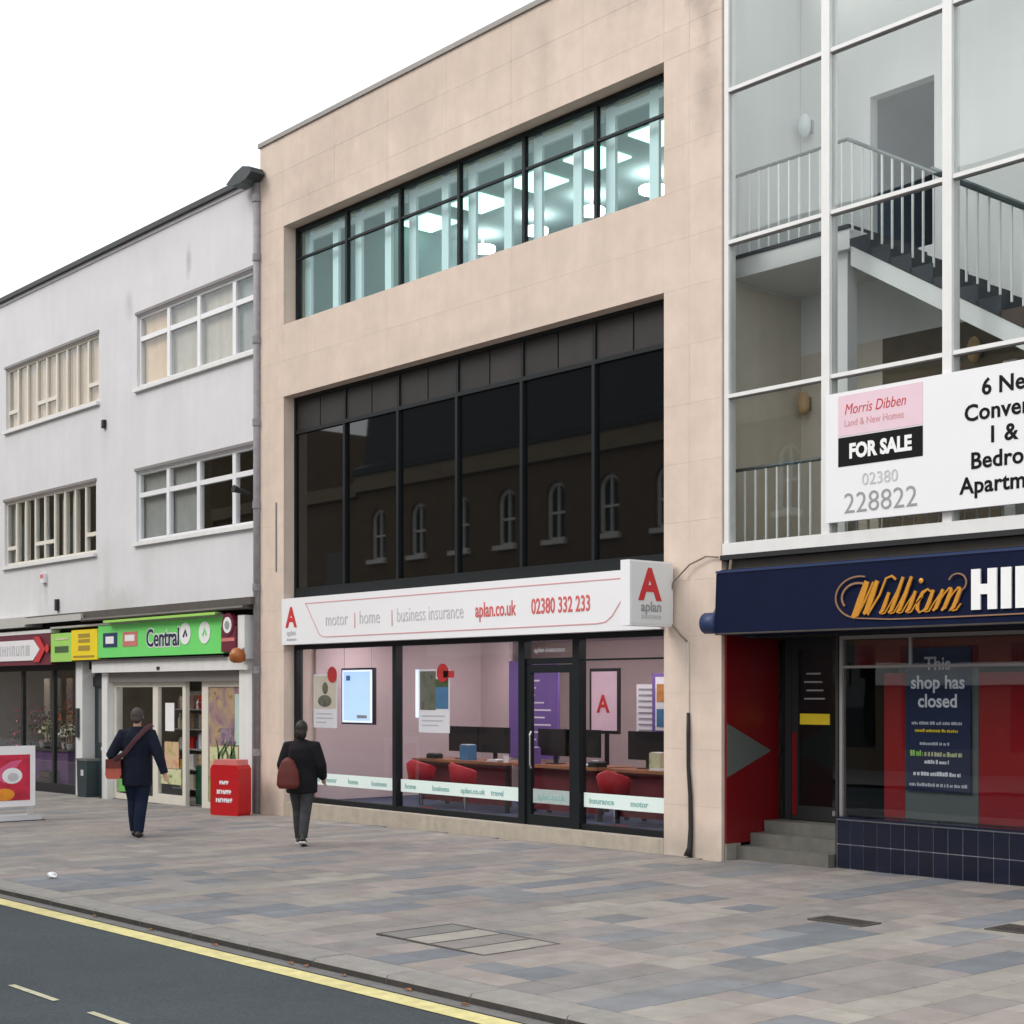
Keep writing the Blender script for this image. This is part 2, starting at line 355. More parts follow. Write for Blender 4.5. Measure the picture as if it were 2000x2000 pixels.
mottled('film_leaf', [(.12, .20, .04), (.55, .58, .30), (.30, .40, .10), (.66, .62, .45)], 5.)
mottled('film_peach', [(.50, .20, .10), (.66, .42, .28), (.58, .50, .36), (.30, .34, .10)], 5.)
mottled('film_purple', [(.08, .04, .14), (.24, .14, .34), (.40, .30, .30)], 5.)
mottled('poster_red', [(.40, .01, .03), (.60, .02, .06), (.66, .10, .20), (.30, .01, .03)], 3.)
mottled('photo_dark', [(.05, .05, .04), (.16, .16, .12), (.42, .40, .34), (.08, .10, .05)], 7.)
mottled('photo_cream', [(.62, .56, .42), (.40, .32, .20), (.66, .62, .54)], 5.)
glass('glass_shop', (.96, .96, .97), .7)
glass('glass_teal', (.89, .975, .965), .6)
glass('glass_stair', (.955, .97, .97), 1.25)
glass('glass_dark', (.84, .86, .88), 1.1)
glass('glass_house', (.93, .94, .94), .9)

# ------------------------------------------------------------------ ground
def sheet(name, x0, x1, y0, y1, dz, m, parent=None, n=1, **kw):
    b = MB()
    for i in range(n):
        a, c = x0 + (x1 - x0) * i / n, x0 + (x1 - x0) * (i + 1) / n
        b.quad((a, y0, gz(a) + dz), (c, y0, gz(c) + dz), (c, y1, gz(c) + dz), (a, y1, gz(a) + dz))
    return b.build(name, m, parent, **kw)
KD = .07
sheet('ground', -300, 300, -300, 300, -.35, 'ground_far', kind='structure')
road = sheet('road', -60, 60, -13.2, -7.30, -KD, 'asphalt', kind='structure')
sheet('gutter_strip', -60, 60, -7.45, -7.325, -KD + .004, 'gutter', road)
sheet('yellow_line', -60, 60, -7.66, -7.475, -KD + .005, 'yellow_line', road)
for k in range(-18, 6):
    x = 11.90 + k * 1.24
    sheet('lane_dash', x, x + .74, -9.295, -9.245, -KD + .005, 'white_line', road)
pav = sheet('pavement', -60, 60, -7.04, 14, -.035, 'mortar', kind='structure')
kerb = sheet('kerb', -60, 60, -7.31, -7.03, -.10, 'mortar', kind='structure')
km = {}
def kerb_mesh(i):
    if i not in km:
        b = MB(); L = .905; e = .018
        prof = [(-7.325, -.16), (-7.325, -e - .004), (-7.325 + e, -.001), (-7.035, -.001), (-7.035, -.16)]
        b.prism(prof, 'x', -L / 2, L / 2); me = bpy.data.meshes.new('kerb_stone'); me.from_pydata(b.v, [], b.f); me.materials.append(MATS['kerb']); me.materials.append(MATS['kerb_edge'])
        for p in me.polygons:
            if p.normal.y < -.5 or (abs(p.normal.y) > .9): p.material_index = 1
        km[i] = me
    return km[i]
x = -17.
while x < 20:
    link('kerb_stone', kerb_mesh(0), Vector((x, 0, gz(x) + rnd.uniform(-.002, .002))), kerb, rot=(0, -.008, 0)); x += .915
# pavers: courses laid square to the kerb
W = .375; pv = []
cxn = 0; x = -17.0
while x < 19.:
    y = -7.025; prevt = None; last = 3
    y += 0
    first = rnd.choice([.3, .45, .6])
    while y < .95:
        L = first if first else rnd.choice([.3, .45, .45, .6, .75]); first = None
        xm, ym = x + W / 2, y + L / 2
        lim = 0.0 if xm < 10.3 else .95
        if y > -.15 + lim: break
        L = min(L, lim + .03 - y) if y + L > lim - .12 else L
        tone = rnd.choices([0, 1, 2, 3, 4, 5], [5, 5, 2.6, 2.2, 3.4, 3])[0] if xm > 6 else rnd.choices([0, 1, 2, 3, 4, 5], [6, 6, 1.2, .5, 3, 4])[0]
        if prevt is not None and rnd.random() < .38: tone = prevt
        prevt = tone
        pv.append((x, y, L, tone)); y += L
    x += W
dd = (-math.cos(R(YAW)), math.sin(R(YAW))); rr = (dd[1], -dd[0])
def persp(X, Y, Z):
    vx, vy = X - CX, Y - CY; t = vx * dd[0] + vy * dd[1]; l = vx * rr[0] + vy * rr[1]
    return (1000 + 2944 * l / t, 1350 - 2944 * (Z - CH) / t, t) if t > .1 else (9999, 9999, -1)
def key(p):
    px, py, t = persp(p[0] + W / 2, p[1] + p[2] / 2, 0)
    if t < 0 or px < -120 or px > 2120 or py > 2120: return 0
    return p[2] / t ** 3
pv.sort(key=key, reverse=True)
pm = {}
def paver_geo(L):
    g = .006; e = .004; a, c, h = W / 2 - g / 2, L / 2 - g / 2, .05
    v = [(-a, -c, -h), (a, -c, -h), (a, c, -h), (-a, c, -h), (-a, -c, -e), (a, -c, -e), (a, c, -e), (-a, c, -e), (-a + e, -c + e, 0), (a - e, -c + e, 0), (a - e, c - e, 0), (-a + e, c - e, 0)]
    f = [(0, 1, 5, 4), (1, 2, 6, 5), (2, 3, 7, 6), (3, 0, 4, 7), (4, 5, 9, 8), (5, 6, 10, 9), (6, 7, 11, 10), (7, 4, 8, 11), (8, 9, 10, 11)]
    return v, f
rest = MB()
for i, (x, y, L, tone) in enumerate(pv):
    X, Y = x + W / 2, y + L / 2; z = gz(X) + rnd.uniform(-.0025, .0015)
    if i < 300:
        k = (round(L, 3), tone)
        if k not in pm:
            v, f = paver_geo(L); me = bpy.data.meshes.new('paver'); me.from_pydata(v, [], f); me.materials.append(MATS['paver_%d' % tone]); pm[k] = me
        link('paver', pm[k], Vector((X, Y, z)), pav, rot=(0, -.008, 0))
    else:
        v, f = paver_geo(L); rest.cur = tone; rest.add([(p[0] + X, p[1] + Y, p[2] + gz(X + p[0]) + z - gz(X)) for p in v], f)
rest.build('paver_field', ['paver_%d' % i for i in range(6)], pav, kind='stuff')
# opposite pavement (seen only in reflections)
sheet('far_pavement', -60, 60, -19, -13.2, -.0, 'paver_1', kind='structure')

# access cover, two iron covers
ac = empty('access_cover', (12.83, -5.93, gz(12.83)), 'large recessed access cover inlaid with paving, near the kerb', 'access cover')
fr = MB(); X0, X1, Y0, Y1 = 12.15, 13.51, -6.33, -5.54
zc = lambda x, d: gz(x) + d
fr.box(X0, X1, Y0, Y0 + .022, gz(12.8) - .02, gz(12.8) + .0085); fr.box(X0, X1, Y1 - .022, Y1, gz(12.8) - .02, gz(12.8) + .0085)
for k in range(5):
    x = X0 + (X1 - X0 - .022) * k / 4; fr.box(x, x + .022, Y0 + .022, Y1 - .022, gz(12.8) - .02, gz(12.8) + .0085)
fr.build('frame', 'cover_frame', ac)
for k in range(4):
    x = X0 + .022 + (X1 - X0 - .022) * k / 4; bx('inlay', 'paver_%d' % [5, 4, 1, 4][k], ac, x, x + (X1 - X0 - .022) / 4 - .022, Y0 + .022, Y1 - .022, gz(12.8) - .02, gz(12.8) + .006)
for (x0, x1, y0, y1, lb) in [(14.0, 14.56, -3.12, -2.84, 'left one of two dark iron covers in the paving before the tiled plinth'), (15.32, 15.9, -2.5, -2.12, 'dark iron inspection cover cut by the right edge of the photo')]:
    c = empty('iron_cover', ((x0 + x1) / 2, (y0 + y1) / 2, gz(x0)), lb, 'cover', 'iron covers in the paving')
    z = gz(14.5) + (.006 if x0 < 15 else .014)
    fr = MB(); fr.box(x0, x1, y0, y0 + .03, z - .04, z + .004); fr.box(x0, x1, y1 - .03, y1, z - .04, z + .004); fr.box(x0, x0 + .03, y0 + .03, y1 - .03, z - .04, z + .004); fr.box(x1 - .03, x1, y0 + .03, y1 - .03, z - .04, z + .004)
    fr.build('frame', 'cover_frame', c)
    pl = MB(); pl.box(x0 + .03, x1 - .03, y0 + .03, y1 - .03, z - .04, z)
    for i in range(9):
        for j in range(4):
            a = x0 + .06 + i * .052; b_ = y0 + .055 + j * .05; pl.box(a, a + .03, b_, b_ + .02, z - .001, z + .004)
    pl.build('plate', 'cover_iron', c)

# ------------------------------------------------------------------ stone-clad building
SB = empty('stone_building', (5.15, 4, 0), 'three storey building clad in peach stone panels with black glazed middle floor', 'building')
TOP = 11.2
core = MB()
# piers, spandrel, lintels (behind the cladding), side walls and roof
core.box(0.0, .74, .042, .6, -.3, TOP); core.box(9.37, 10.04, .042, .6, -.3, TOP); core.box(10.041, 10.3, .042, .15, -.3, TOP)
core.box(.74, 9.37, .042, .6, 9.72, TOP); core.box(.74, 9.37, .042, .6, 6.885, 8.07)
core.box(0., .3, .6, 9, -.3, TOP); core.box(9.75, 9.89, .6, 9, -.3, TOP); core.box(.3, 9.75, 8.7, 9, -.3, TOP)
core.box(.3, 9.75, .6, 8.7, 10.9, 11.1)
core.build('wall_core', 'stone', SB)
def panels(xs, zs, g=.0008):
    for i in range(len(xs) - 1):
        for j in range(len(zs) - 1):
            bx('stone_panel', 'stone', SB, xs[i] + g, xs[i + 1] - g, 0 + rnd.uniform(0, .001), .04, zs[j] + g, zs[j + 1] - g)
bays = [.8, 2.227, 3.653, 5.08, 6.507, 7.933, 9.36]
rows = [-.12, .62, 1.3, 1.98, 2.66, 3.34, 4.05, 4.76, 5.47, 6.18, 6.88]
panels([0, .74], rows); panels([9.37, 9.79, 10.3], rows)
up = [6.88, 7.48, 8.08, 8.62, 9.17, 9.715]
panels([0, .74], up); panels([9.37, 9.79, 10.3], up)
pan = [9.715, 10.06, 10.63, TOP]
panels([0, .74] + bays[1:-1] + [9.37, 9.79, 10.3], pan, .0014)
panels([.74] + bays[1:-1] + [9.37], [6.885, 7.48, 8.08])
# reveal linings of the openings (stone returns)
cop = MB(); cop.box(-.03, 10.3, -.03, .62, TOP + .002, TOP + .075); cop.build('coping', 'coping', SB)
bx('window_sill', 'sill_stone', SB, .745, 9.365, .0, .17, -.15, .175)
bx('lead_flashing', 'conduit', SB, .76, 9.36, .02, .16, 8.075, 8.09)

# upper window band
UY = .23
uw = MB(); z0, z1 = 8.09, 9.715
uw.box(.745, .80, UY, UY + .1, z0, z1); uw.box(9.31, 9.365, UY, UY + .1, z0, z1); uw.box(.80, 9.31, UY, UY + .1, z1 - .06, z1); uw.box(.80, 9.31, UY, UY + .1, z0, z0 + .025)
UW = uw.build('upper_window', 'dark_metal', SB)
for k in range(1, 6): bx('mullion', 'dark_metal', UW, bays[k] - .028, bays[k] + .028, UY - .01, UY + .06, z0 + .025, z1 - .06)
for k in range(6):
    a = (.8 if k == 0 else bays[k] + .028); c = (9.31 if k == 5 else bays[k + 1] - .028)
    bx('transom', 'dark_metal', UW, a, c, UY + .0, UY + .05, 9.178, 9.212)
    bx('pane', 'glass_teal', UW, a, c, UY + .028, UY + .034, z0 + .025, 9.178)
    bx('pane', 'glass_teal', UW, a, c, UY + .028, UY + .034, 9.212, z1 - .06)
    # white inner casements
    m = MB(); iy = UY + .14
    wd = c - a
    m.box(a + .02, a + .19, iy, iy + .05, z0, z1); m.box(a + wd * .6, a + wd * .6 + .16, iy, iy + .05, z0, z1)
    m.box(a + .19, a + wd * .6, iy, iy + .05, z1 - .22, z1 - .12); m.box(a + wd * .6 + .16, c, iy, iy + .05, z1 - .22, z1 - .12)
    m.build('inner_casement', 'inner_white', UW)
# office behind
of = MB(); of.box(.30, .5, .6, 6, 7.9, 10.4); of.box(9.6, 9.745, .6, 6, 7.9, 10.4); of.box(.5, 9.6, 5.9, 6, 7.9, 10.4)
of.build('office_wall', 'office_wall', SB)
bx('office_ceiling', 'office_ceiling', SB, .5, 9.6, .6, 5.9, 10.3, 10.4); bx('office_floor', 'office_wall', SB, .5, 9.6, .6, 5.9, 7.8, 7.9)
n = 0
for k in range(7):
    x = .6 + k * 1.42
    bx('ceiling_panel_light', 'lamp_green', None, x, x + .8, 2.5, 3.2, 10.27, 10.298, label='glowing square ceiling panel, %s along the front row inside the top floor office' % ['first', 'second', 'third', 'fourth', 'fifth', 'sixth', 'seventh'][k], cat='ceiling light', group='office panel lights')
for k in range(6):
    x = .2 + 0.9 + k * 1.42; y = 4.0
    b = MB(); b.tube([(x, y, 9.98), (x, y, 9.99), (x, y, 10.06), (x, y, 10.075)], [.20, .23, .23, .18], 14)
    o = b.build('round_lamp', 'lamp_glow', None, label='round white lamp, %s from the left in the top floor office' % ['first', 'second', 'third', 'fourth', 'fifth', 'sixth'][k], cat='lamp', group='office round lamps')
    MB().tube([(x, y, 10.075), (x, y, 10.3)], .02, 6).build('stem', 'white_paint', o)

# black glazed band
BY = .2
z0, z1 = 3.49, 6.885
bw = MB(); bw.box(.745, .80, BY, BY + .12, z0, z1); bw.box(9.31, 9.365, BY, BY + .12, z0, z1); bw.box(.80, 9.31, BY, BY + .12, z1 - .06, z1); bw.box(.80, 9.31, BY - .02, BY + .12, z0, z0 + .22); bw.box(.80, 9.31, BY - .012, BY + .12, 6.27, 6.33)
BW = bw.build('dark_curtain_wall', 'dark_metal', SB)
for k in range(1, 6): bx('mullion', 'dark_metal', BW, bays[k] - .028, bays[k] + .028, BY - .02, BY + .1, z0 + .22, 6.27); bx('mullion', 'dark_metal', BW, bays[k] - .028, bays[k] + .028, BY - .005, BY + .1, 6.33, z1 - .06)
for k in range(6):
    a = (.8 if k == 0 else bays[k] + .03); c = (9.31 if k == 5 else bays[k + 1] - .03); mid = (a + c) / 2
    bx('pane', 'black_glass', BW, a, c, BY + .03, BY + .05, z0 + .22, 6.27)
    bx('spandrel_panel', 'dark_panel', BW, a, mid - .012, BY + .02, BY + .05, 6.33, z1 - .06); bx('spandrel_panel', 'dark_panel', BW, mid + .012, c, BY + .02, BY + .05, 6.33, z1 - .06)
bx('backing', 'int_black', BW, .75, 9.36, BY + .13, BY + .16, 2.95, 6.885)
MB().box(.5, .535, -.012, 0, 4.0, 5.15).build('wall_slot', 'alu_dark', SB)

# shopfront of the insurance office
SY = .2
DX0, DX1 = 6.46, 7.68
sf = MB(); z0, z1 = .178, 2.80
sf.box(.745, .83, SY, SY + .12, z0, z1); sf.box(9.30, 9.365, SY, SY + .12, z0, z1); sf.box(.83, 9.30, SY, SY + .12, 2.69, z1)
for (a, c) in [(.83, DX0), (DX1, 9.30)]: sf.box(a, c, SY, SY + .12, z0, z0 + .075)
SF = sf.build('shop_window', 'dark_metal', SB)
for (a, c) in [(3.54, 3.63), (DX0, DX0 + .13), (DX1 - .13, DX1)]: bx('mullion', 'dark_metal', SF, a, c, SY - .03, SY + .1, z0 if a > 5 else z0 + .075, 2.69)
for (a, c) in [(.83, 3.54), (3.63, DX0), (DX1, 9.30)]: bx('pane', 'glass_shop', SF, a, c, SY + .04, SY + .046, z0 + .075, 2.69)
bx('transom', 'dark_metal', SF, DX1, 9.3, SY + .0, SY + .03, 2.40, 2.425)
dr = MB(); a, c = DX0 + .13, DX1 - .13
dr.box(a, a + .09, SY, SY + .07, z0 + .004, 2.36); dr.box(c - .09, c, SY, SY + .07, z0 + .004, 2.36); dr.box(a + .09, c - .09, SY, SY + .07, 2.25, 2.36); dr.box(a + .09, c - .09, SY, SY + .07, z0 + .004, .32); dr.box(a, c, SY, SY + .09, 2.37, 2.45)
DR = dr.build('shop_door', 'dark_metal', SB)
bx('pane', 'glass_shop', DR, a + .09, c - .09, SY + .03, SY + .036, .32, 2.25); bx('fanlight', 'glass_shop', DR, a, c, SY + .03, SY + .036, 2.45, 2.69)
text('aplan insurance', 'grey_light', DR, a + .14, SY + .02, 2.53, .1, 1, .001)
MB().tube([(a + .13, SY - .02, .95), (a + .13, SY - .05, 1.0), (a + .13, SY - .05, 1.4), (a + .13, SY - .02, 1.45)], .013, 6).build('handle', 'chrome', DR)
# printed film strip across the glass
for i, (a, c) in enumerate([(.9, 3.5), (3.68, DX0 - .03), (DX0 + .24, DX1 - .24), (DX1 + .03, 9.28)]):
    s_ = MB().box(a, c, SY + .030, SY + .034, .475, .665).build('film_strip', 'mint_film', SF if i != 2 else DR)
    nw = max(1, int((c - a) / .62)); wds = ['insurance', 'motor', 'home', 'business', 'aplan.co.uk', 'travel']
    for q in range(nw):
        text(wds[(q + i * 2) % 6], 'mint_print', SF if i != 2 else DR, a + .1 + q * (c - a - .05) / nw, SY + .027, .53, .105, 1.15, .003, depth=.001)
# shop interior
rm = MB(); rm.box(.3, .8, .6, 6.5, .16, 2.9); rm.build('interior_wall', 'lilac_wall', SB)
bx('interior_wall', 'beige_wall', SB, 9.42, 9.745, .6, 6.5, .16, 2.9); bx('interior_wall', 'beige_wall', SB, .8, 9.42, 5.4, 5.5, .16, 2.9)
bx('interior_ceiling', 'ceiling_int', SB, .301, 9.74, .36, 6.5, 2.9, 2.95); bx('interior_floor', 'carpet_blue', SB, .301, 9.74, .36, 6.5, .05, .155)
bx('partition', 'lilac_wall', SB, .805, 1.6, 4.2, 4.28, .16, 2.9)
dl = ['first', 'second', 'third', 'fourth', 'fifth', 'sixth', 'seventh', 'eighth']
for k in range(8):
    x = 1.5 + k * 1.0
    o = MB().tube([(x, 1.3, 2.872), (x, 1.3, 2.898)], [.075, .085], 12).build('downlight', 'lamp_lilac', None, label='recessed ceiling spotlight, %s from the left in the insurance shop' % dl[k], cat='downlight', group='shop ceiling spotlights')
for k in range(6):
    x = 2.2 + k * 1.25
    MB().tube([(x, 3.4, 2.872), (x, 3.4, 2.898)], [.09, .1], 12).build('downlight', 'lamp_lilac', None, label='recessed spotlight in the rear row of the insurance shop, %s from the left' % dl[k], cat='downlight', group='shop ceiling spotlights')
# window posters
def poster(name, x0, x1, z0, z1, y, label, cat='poster'):
    return MB().box(x0, x1, y, y + .012, z0, z1).build(name, 'sign_white', None, label=label, cat=cat)
p = poster('window_poster', 1.12, 1.80, 1.40, 2.28, .34, 'white hanging window poster with cream picture and red dot, left pane')
MB().box(1.15, 1.77, .334, .338, 1.72, 2.25).build('picture', 'photo_cream', p)
b = MB(); b.ball((1.46, .330, 1.84), (.2, .004, .1)); b.ball((1.47, .331, 2.05), (.085, .004, .10)); b.build('figure_print', 'photo_dark', p)
MB().tube([(1.68, .322, 2.27), (1.68, .332, 2.27)], .13, 20).build('red_dot', 'red_print', p)
for k in range(3): MB().box(1.2, 1.2 + [.45, .5, .3][k], .336, .339, 1.62 - k * .07, 1.64 - k * .07).build('print_line', 'grey_light', p)
s = MB().box(1.90, 2.78, .36, .42, 1.47, 2.37).build('lit_screen', 'monitor_black', None, label='glowing pale blue screen hanging in the left shop window', cat='screen')
MB().box(1.93, 2.75, .355, .359, 1.50, 2.34).build('screen_border', 'screen_edge', s); MB().box(1.97, 2.70, .350, .354, 1.53, 2.31).build('screen_face', 'screen_lit', s)
MB().box(2.35, 2.62, .346, .349, 1.57, 1.62).build('print_line', 'grey_print', s); MB().box(2.05, 2.16, .346, .349, 2.17, 2.25).build('print_mark', 'photo_blue', s)
for q in (1.95, 2.7): MB().tube([(q, .38, 2.37), (q, .38, 2.9)], .006, 5).build('cable', 'chrome', s)
p = poster('window_poster', 3.98, 4.72, 1.38, 2.33, .34, 'white hanging window poster with street picture, blue figure and red dot')
MB().box(4.02, 4.4, .334, .338, 1.72, 2.3).build('picture', 'photo_dark', p); MB().box(4.4, 4.7, .334, .338, 1.74, 2.06).build('picture', 'photo_blue', p); MB().box(4.4, 4.7, .334, .338, 2.06, 2.18).build('picture', 'leaf_green', p)
MB().tube([(4.58, .322, 2.27), (4.58, .332, 2.27)], .14, 20).build('red_dot', 'red_print', p); MB().box(4.6, 4.85, .322, .332, 2.2, 2.3).build('red_tab', 'red_print', p)
for k in range(3): MB().box(4.06, 4.06 + [.55, .5, .4][k], .336, .339, 1.62 - k * .07, 1.64 - k * .07).build('print_line', 'grey_light', p)
MB().box(3.86, 3.95, .37, .40, 1.6, 2.33).build('poster_stand', 'screen_edge', None, label='thin bright vertical light strip beside the street picture poster', cat='light strip')
# graphics further inside
g = bx('wall_graphic', 'purple_panel', None, 3.1, 4.3, 2.9, 2.95, .9, 2.5, label='purple printed panel standing in the insurance shop', cat='panel')
for k in range(9): bx('print_line', 'white_print', g, 3.35, 3.35 + rnd.uniform(.4, .8), 2.893, 2.898, 1.2 + k * .12, 1.225 + k * .12)
bx('foot', 'purple_panel', g, 3.1, 4.3, 2.8, 3.05, .155, .2); bx('panel_leg', 'purple_panel', g, 3.65, 3.75, 2.9, 2.95, .2, .9)
p = bx('framed_poster', 'monitor_black', None, 5.35, 6.0, 2.6, 2.63, 1.35, 2.35, label='dark framed poster with a red letter A behind the shop door', cat='poster')
bx('paper', 'pink_print', p, 5.4, 5.95, 2.592, 2.598, 1.4, 2.3); text('A', 'red_print', p, 5.53, 2.588, 1.68, .38, 1, .008)
bx('post', 'monitor_black', p, 5.64, 5.70, 2.64, 2.68, .155, 2.3)
p = bx('framed_poster', 'purple_panel', None, 7.35, 7.95, 1.9, 1.93, 1.40, 2.25, label='purple framed poster with an orange picture in the right shop pane', cat='poster')
bx('paper', 'sign_white', p, 7.42, 7.88, 1.892, 1.898, 1.45, 2.2); bx('picture', 'photo_orange', p, 7.45, 7.85, 1.886, 1.89, 1.85, 2.1); bx('picture', 'photo_blue', p, 7.45, 7.7, 1.886, 1.89, 1.5, 1.75)
bx('post', 'monitor_black', p, 7.62, 7.68, 1.94, 1.98, .155, 2.2)
p = bx('price_board', 'sign_white', None, 6.75, 7.25, 2.2, 2.22, 1.35, 2.1, label='white board of printed lines beside the orange picture poster', cat='board')
for k in range(8): bx('print_line', 'grey_print', p, 6.8, 7.2, 2.19, 2.195, 1.42 + k * .085, 1.445 + k * .085)
bx('post', 'monitor_black', p, 6.97, 7.03, 2.23, 2.27, .155, 2.05)
# desks, monitors, red chairs
def desk(x0, x1, label):
    d = empty('desk', ((x0 + x1) / 2, 1.6, .155), label, 'desk', 'desks in the insurance shop')
    bx('desk_top', 'desk_wood', d, x0, x1, 1.25, 2.0, .88, .92); bx('front_panel', 'desk_red', d, x0 + .05, x1 - .05, 1.42, 1.45, .25, .88)
    for q in (x0 + .05, x1 - .1): bx('leg', 'monitor_black', d, q, q + .05, 1.36, 1.41, .155, .88); bx('leg', 'monitor_black', d, q, q + .05, 1.9, 1.95, .155, .88)
def monitor(x, label, rz=0):
    d = empty('monitor', (x, 1.65, .92), label, 'monitor', 'monitors on the desks', rz=rz)
    MB().box(-.36, .36, -.02, .02, .12, .52).build('screen', 'monitor_black', d, local=True); MB().box(-.03, .03, .0, .04, .01, .2).build('stand', 'monitor_black', d, local=True); MB().box(-.13, .13, -.08, .1, 0, .012).build('foot', 'monitor_black', d, local=True)
desk(2.6, 4.9, 'wooden desk topped by two monitors behind the middle pane'); desk(5.1, 6.9, 'wooden desk seen behind the shop door'); desk(7.1, 9.2, 'wooden desk behind the right shop pane')
for x, lb in [(3.45, 'black monitor on the desk below the street picture poster'), (4.2, 'black monitor on the desk in front of the purple panel'), (5.6, 'black monitor seen left of the shop door'), (6.2, 'black monitor seen through the shop door'), (7.5, 'black monitor in the right pane, left one'), (8.5, 'black monitor in the right pane beside the stone pier')]: monitor(x, lb)
def papers(x, label):
    d = empty('paper_stack', (x, 1.4, .92), label, 'papers', 'papers on the desks')
    for k in range(3): MB().box(-.14 + .02 * k, .12 + .015 * k, -.1, .1, .004 + .012 * k, .014 + .012 * k).build('sheet', 'white_print', d, local=True)
    MB().tube([(.22, 0, 0), (.22, 0, .1)], [.04, .045], 8).build('cup', 'sign_white', d, local=True)
for x, lb in [(4.55, 'papers and white cup on the desk in the middle pane'), (6.5, 'papers and white cup on the desk behind the door'), (8.0, 'papers and white cup on the desk in the right pane')]: papers(x, lb)
for i_, (x, nm, mm, lb) in enumerate([(3.0, 'desk_phone', 'monitor_black', 'dark desk phone at the left end of the first desk'), (3.85, 'folder_box', 'photo_blue', 'blue folder box between the two monitors of the first desk'), (5.35, 'folder_box', 'purple_panel', 'purple folder box on the desk behind the door'), (6.75, 'desk_phone', 'monitor_black', 'dark desk phone on the desk behind the door'), (7.95, 'folder_box', 'film_leaf', 'green folder box on the right desk'), (9.0, 'folder_box', 'red_pale', 'pale red folder box at the right end of the right desk')]):
    o = bx(nm, mm, None, x - .1, x + .1, 1.32, 1.5, .921, .921 + (.07 if nm == 'desk_phone' else .24), label=lb, cat=nm.replace('_', ' ')); bx('top_edge', 'white_print' if nm == 'folder_box' else 'alu_dark', o, x - .085, x + .085, 1.335, 1.485, .921 + (.0701 if nm == 'desk_phone' else .2401), .921 + (.09 if nm == 'desk_phone' else .25))
def chair(x, y, rz, label):
    d = empty('tub_chair', (x, y, .155), label, 'chair', 'red tub chairs', rz=rz); d.scale = (.74, .74, .80); WORLD[d.name] = WORLD[d.name] @ Matrix.Diagonal((.74, .74, .80, 1))
    b = MB(); n = 14; v = []; f = []
    for i in range(n + 1):
        a = R(-20 + 220 * i / n); r0, r1 = .30, .25; hh = .98 - .16 * abs(i - n / 2) / (n / 2) ** 1.0
        for (r, z) in ((r0 - .05, .42), (r0 + .03, hh - .03), (r0, hh), (r1 + .01, hh - .02), (r1 - .04, .45)): v.append((r * math.cos(a), -r * math.sin(a), z))
    for i in range(n):
        for k in range(5): f.append((i * 5 + k, i * 5 + (k + 1) % 5, (i + 1) * 5 + (k + 1) % 5, (i + 1) * 5 + k))
    f += [(0, 1, 2, 3, 4), tuple(n * 5 + k for k in (4, 3, 2, 1, 0))]
    b.add(v, f); b.build('backrest', 'chair_red', d, local=True, smooth=True)
    MB().tube([(0, 0, .36), (0, 0, .38), (0, 0, .46), (0, 0, .49)], [.22, .27, .27, .22], 16).build('seat', 'chair_red', d, local=True, smooth=True)
    MB().tube([(0, 0, .02), (0, 0, .36)], .03, 8).build('pedestal', 'chrome', d, local=True); MB().tube([(0, 0, 0), (0, 0, .015), (0, 0, .03)], [.24, .24, .05], 16).build('foot', 'chair_red', d, local=True)
chair(3.25, .95, R(15), 'red tub chair half hidden by the shop window mullion'); chair(4.45, .85, R(-10), 'red tub chair alone in the middle shop pane'); chair(7.55, .95, R(20), 'red tub chair in the right shop pane')

# fascia sign
fs = MB().box(.76, 9.36, -.05, .16, 2.765, 3.525).build('fascia_sign', 'sign_white', None, label='long white insurance fascia sign with red outline above the shop windows', cat='sign')
FY = -.05
b = MB(); wdt = .014
b.ribbon([(1.46, 3.42), (8.2, 3.42), (9.2, 3.42)], wdt, FY - .004, FY); b.ribbon([(1.46, 3.42), (1.50, 3.40), (1.86, 2.93), (1.94, 2.88), (2.06, 2.865), (8.25, 2.865), (8.40, 2.88), (8.52, 2.95), (8.82, 3.30)], wdt, FY - .0055, FY)
b.build('outline', 'rose_line', fs)
text('A', 'red_print', fs, .90, FY - .002, 3.06, .45, 1, .014); text('aplan', 'grey_light', fs, .92, FY - .002, 2.92, .13, 1, .001); text('insurance', 'grey_light', fs, .92, FY - .002, 2.83, .075)
text('motor', 'grey_light', fs, 2.05, FY - .002, 3.04, .30, .80, -.002); text('|', 'rose_line', fs, 2.83, FY - .002, 3.04, .26); text('home', 'grey_light', fs, 2.98, FY - .002, 3.04, .30, .80, -.002)
text('|', 'rose_line', fs, 3.80, FY - .002, 3.04, .26); text('business insurance', 'grey_light', fs, 3.95, FY - .002, 3.04, .30, .71, -.002)
text('aplan.co.uk', 'red_pale', fs, 5.80, FY - .002, 3.04, .29, .66, .004); text('02380 332 233', 'red_pale', fs, 6.98, FY - .002, 3.04, .29, .655, .004)
# projecting sign
ps = empty('projecting_sign', (9.52, -.45, 2.75), 'square white projecting sign with red letter A on the stone pier', 'sign')
bx('box', 'sign_white', ps, 9.42, 9.575, -.80, -.06, 2.78, 3.56); bx('face', 'sign_edge', ps, 9.576, 9.582, -.78, -.08, 2.80, 3.54)
bx('bracket', 'alu', ps, 9.46, 9.53, -.06, .0, 2.95, 3.4)
text('A', 'red_print', ps, 9.584, -.64, 3.10, .52, 1, .018, face='+x'); text('aplan', 'grey_print', ps, 9.584, -.62, 2.955, .17, 1, .003, face='+x'); text('insurance', 'grey_light', ps, 9.584, -.62, 2.87, .09, 1, .001, face='+x')

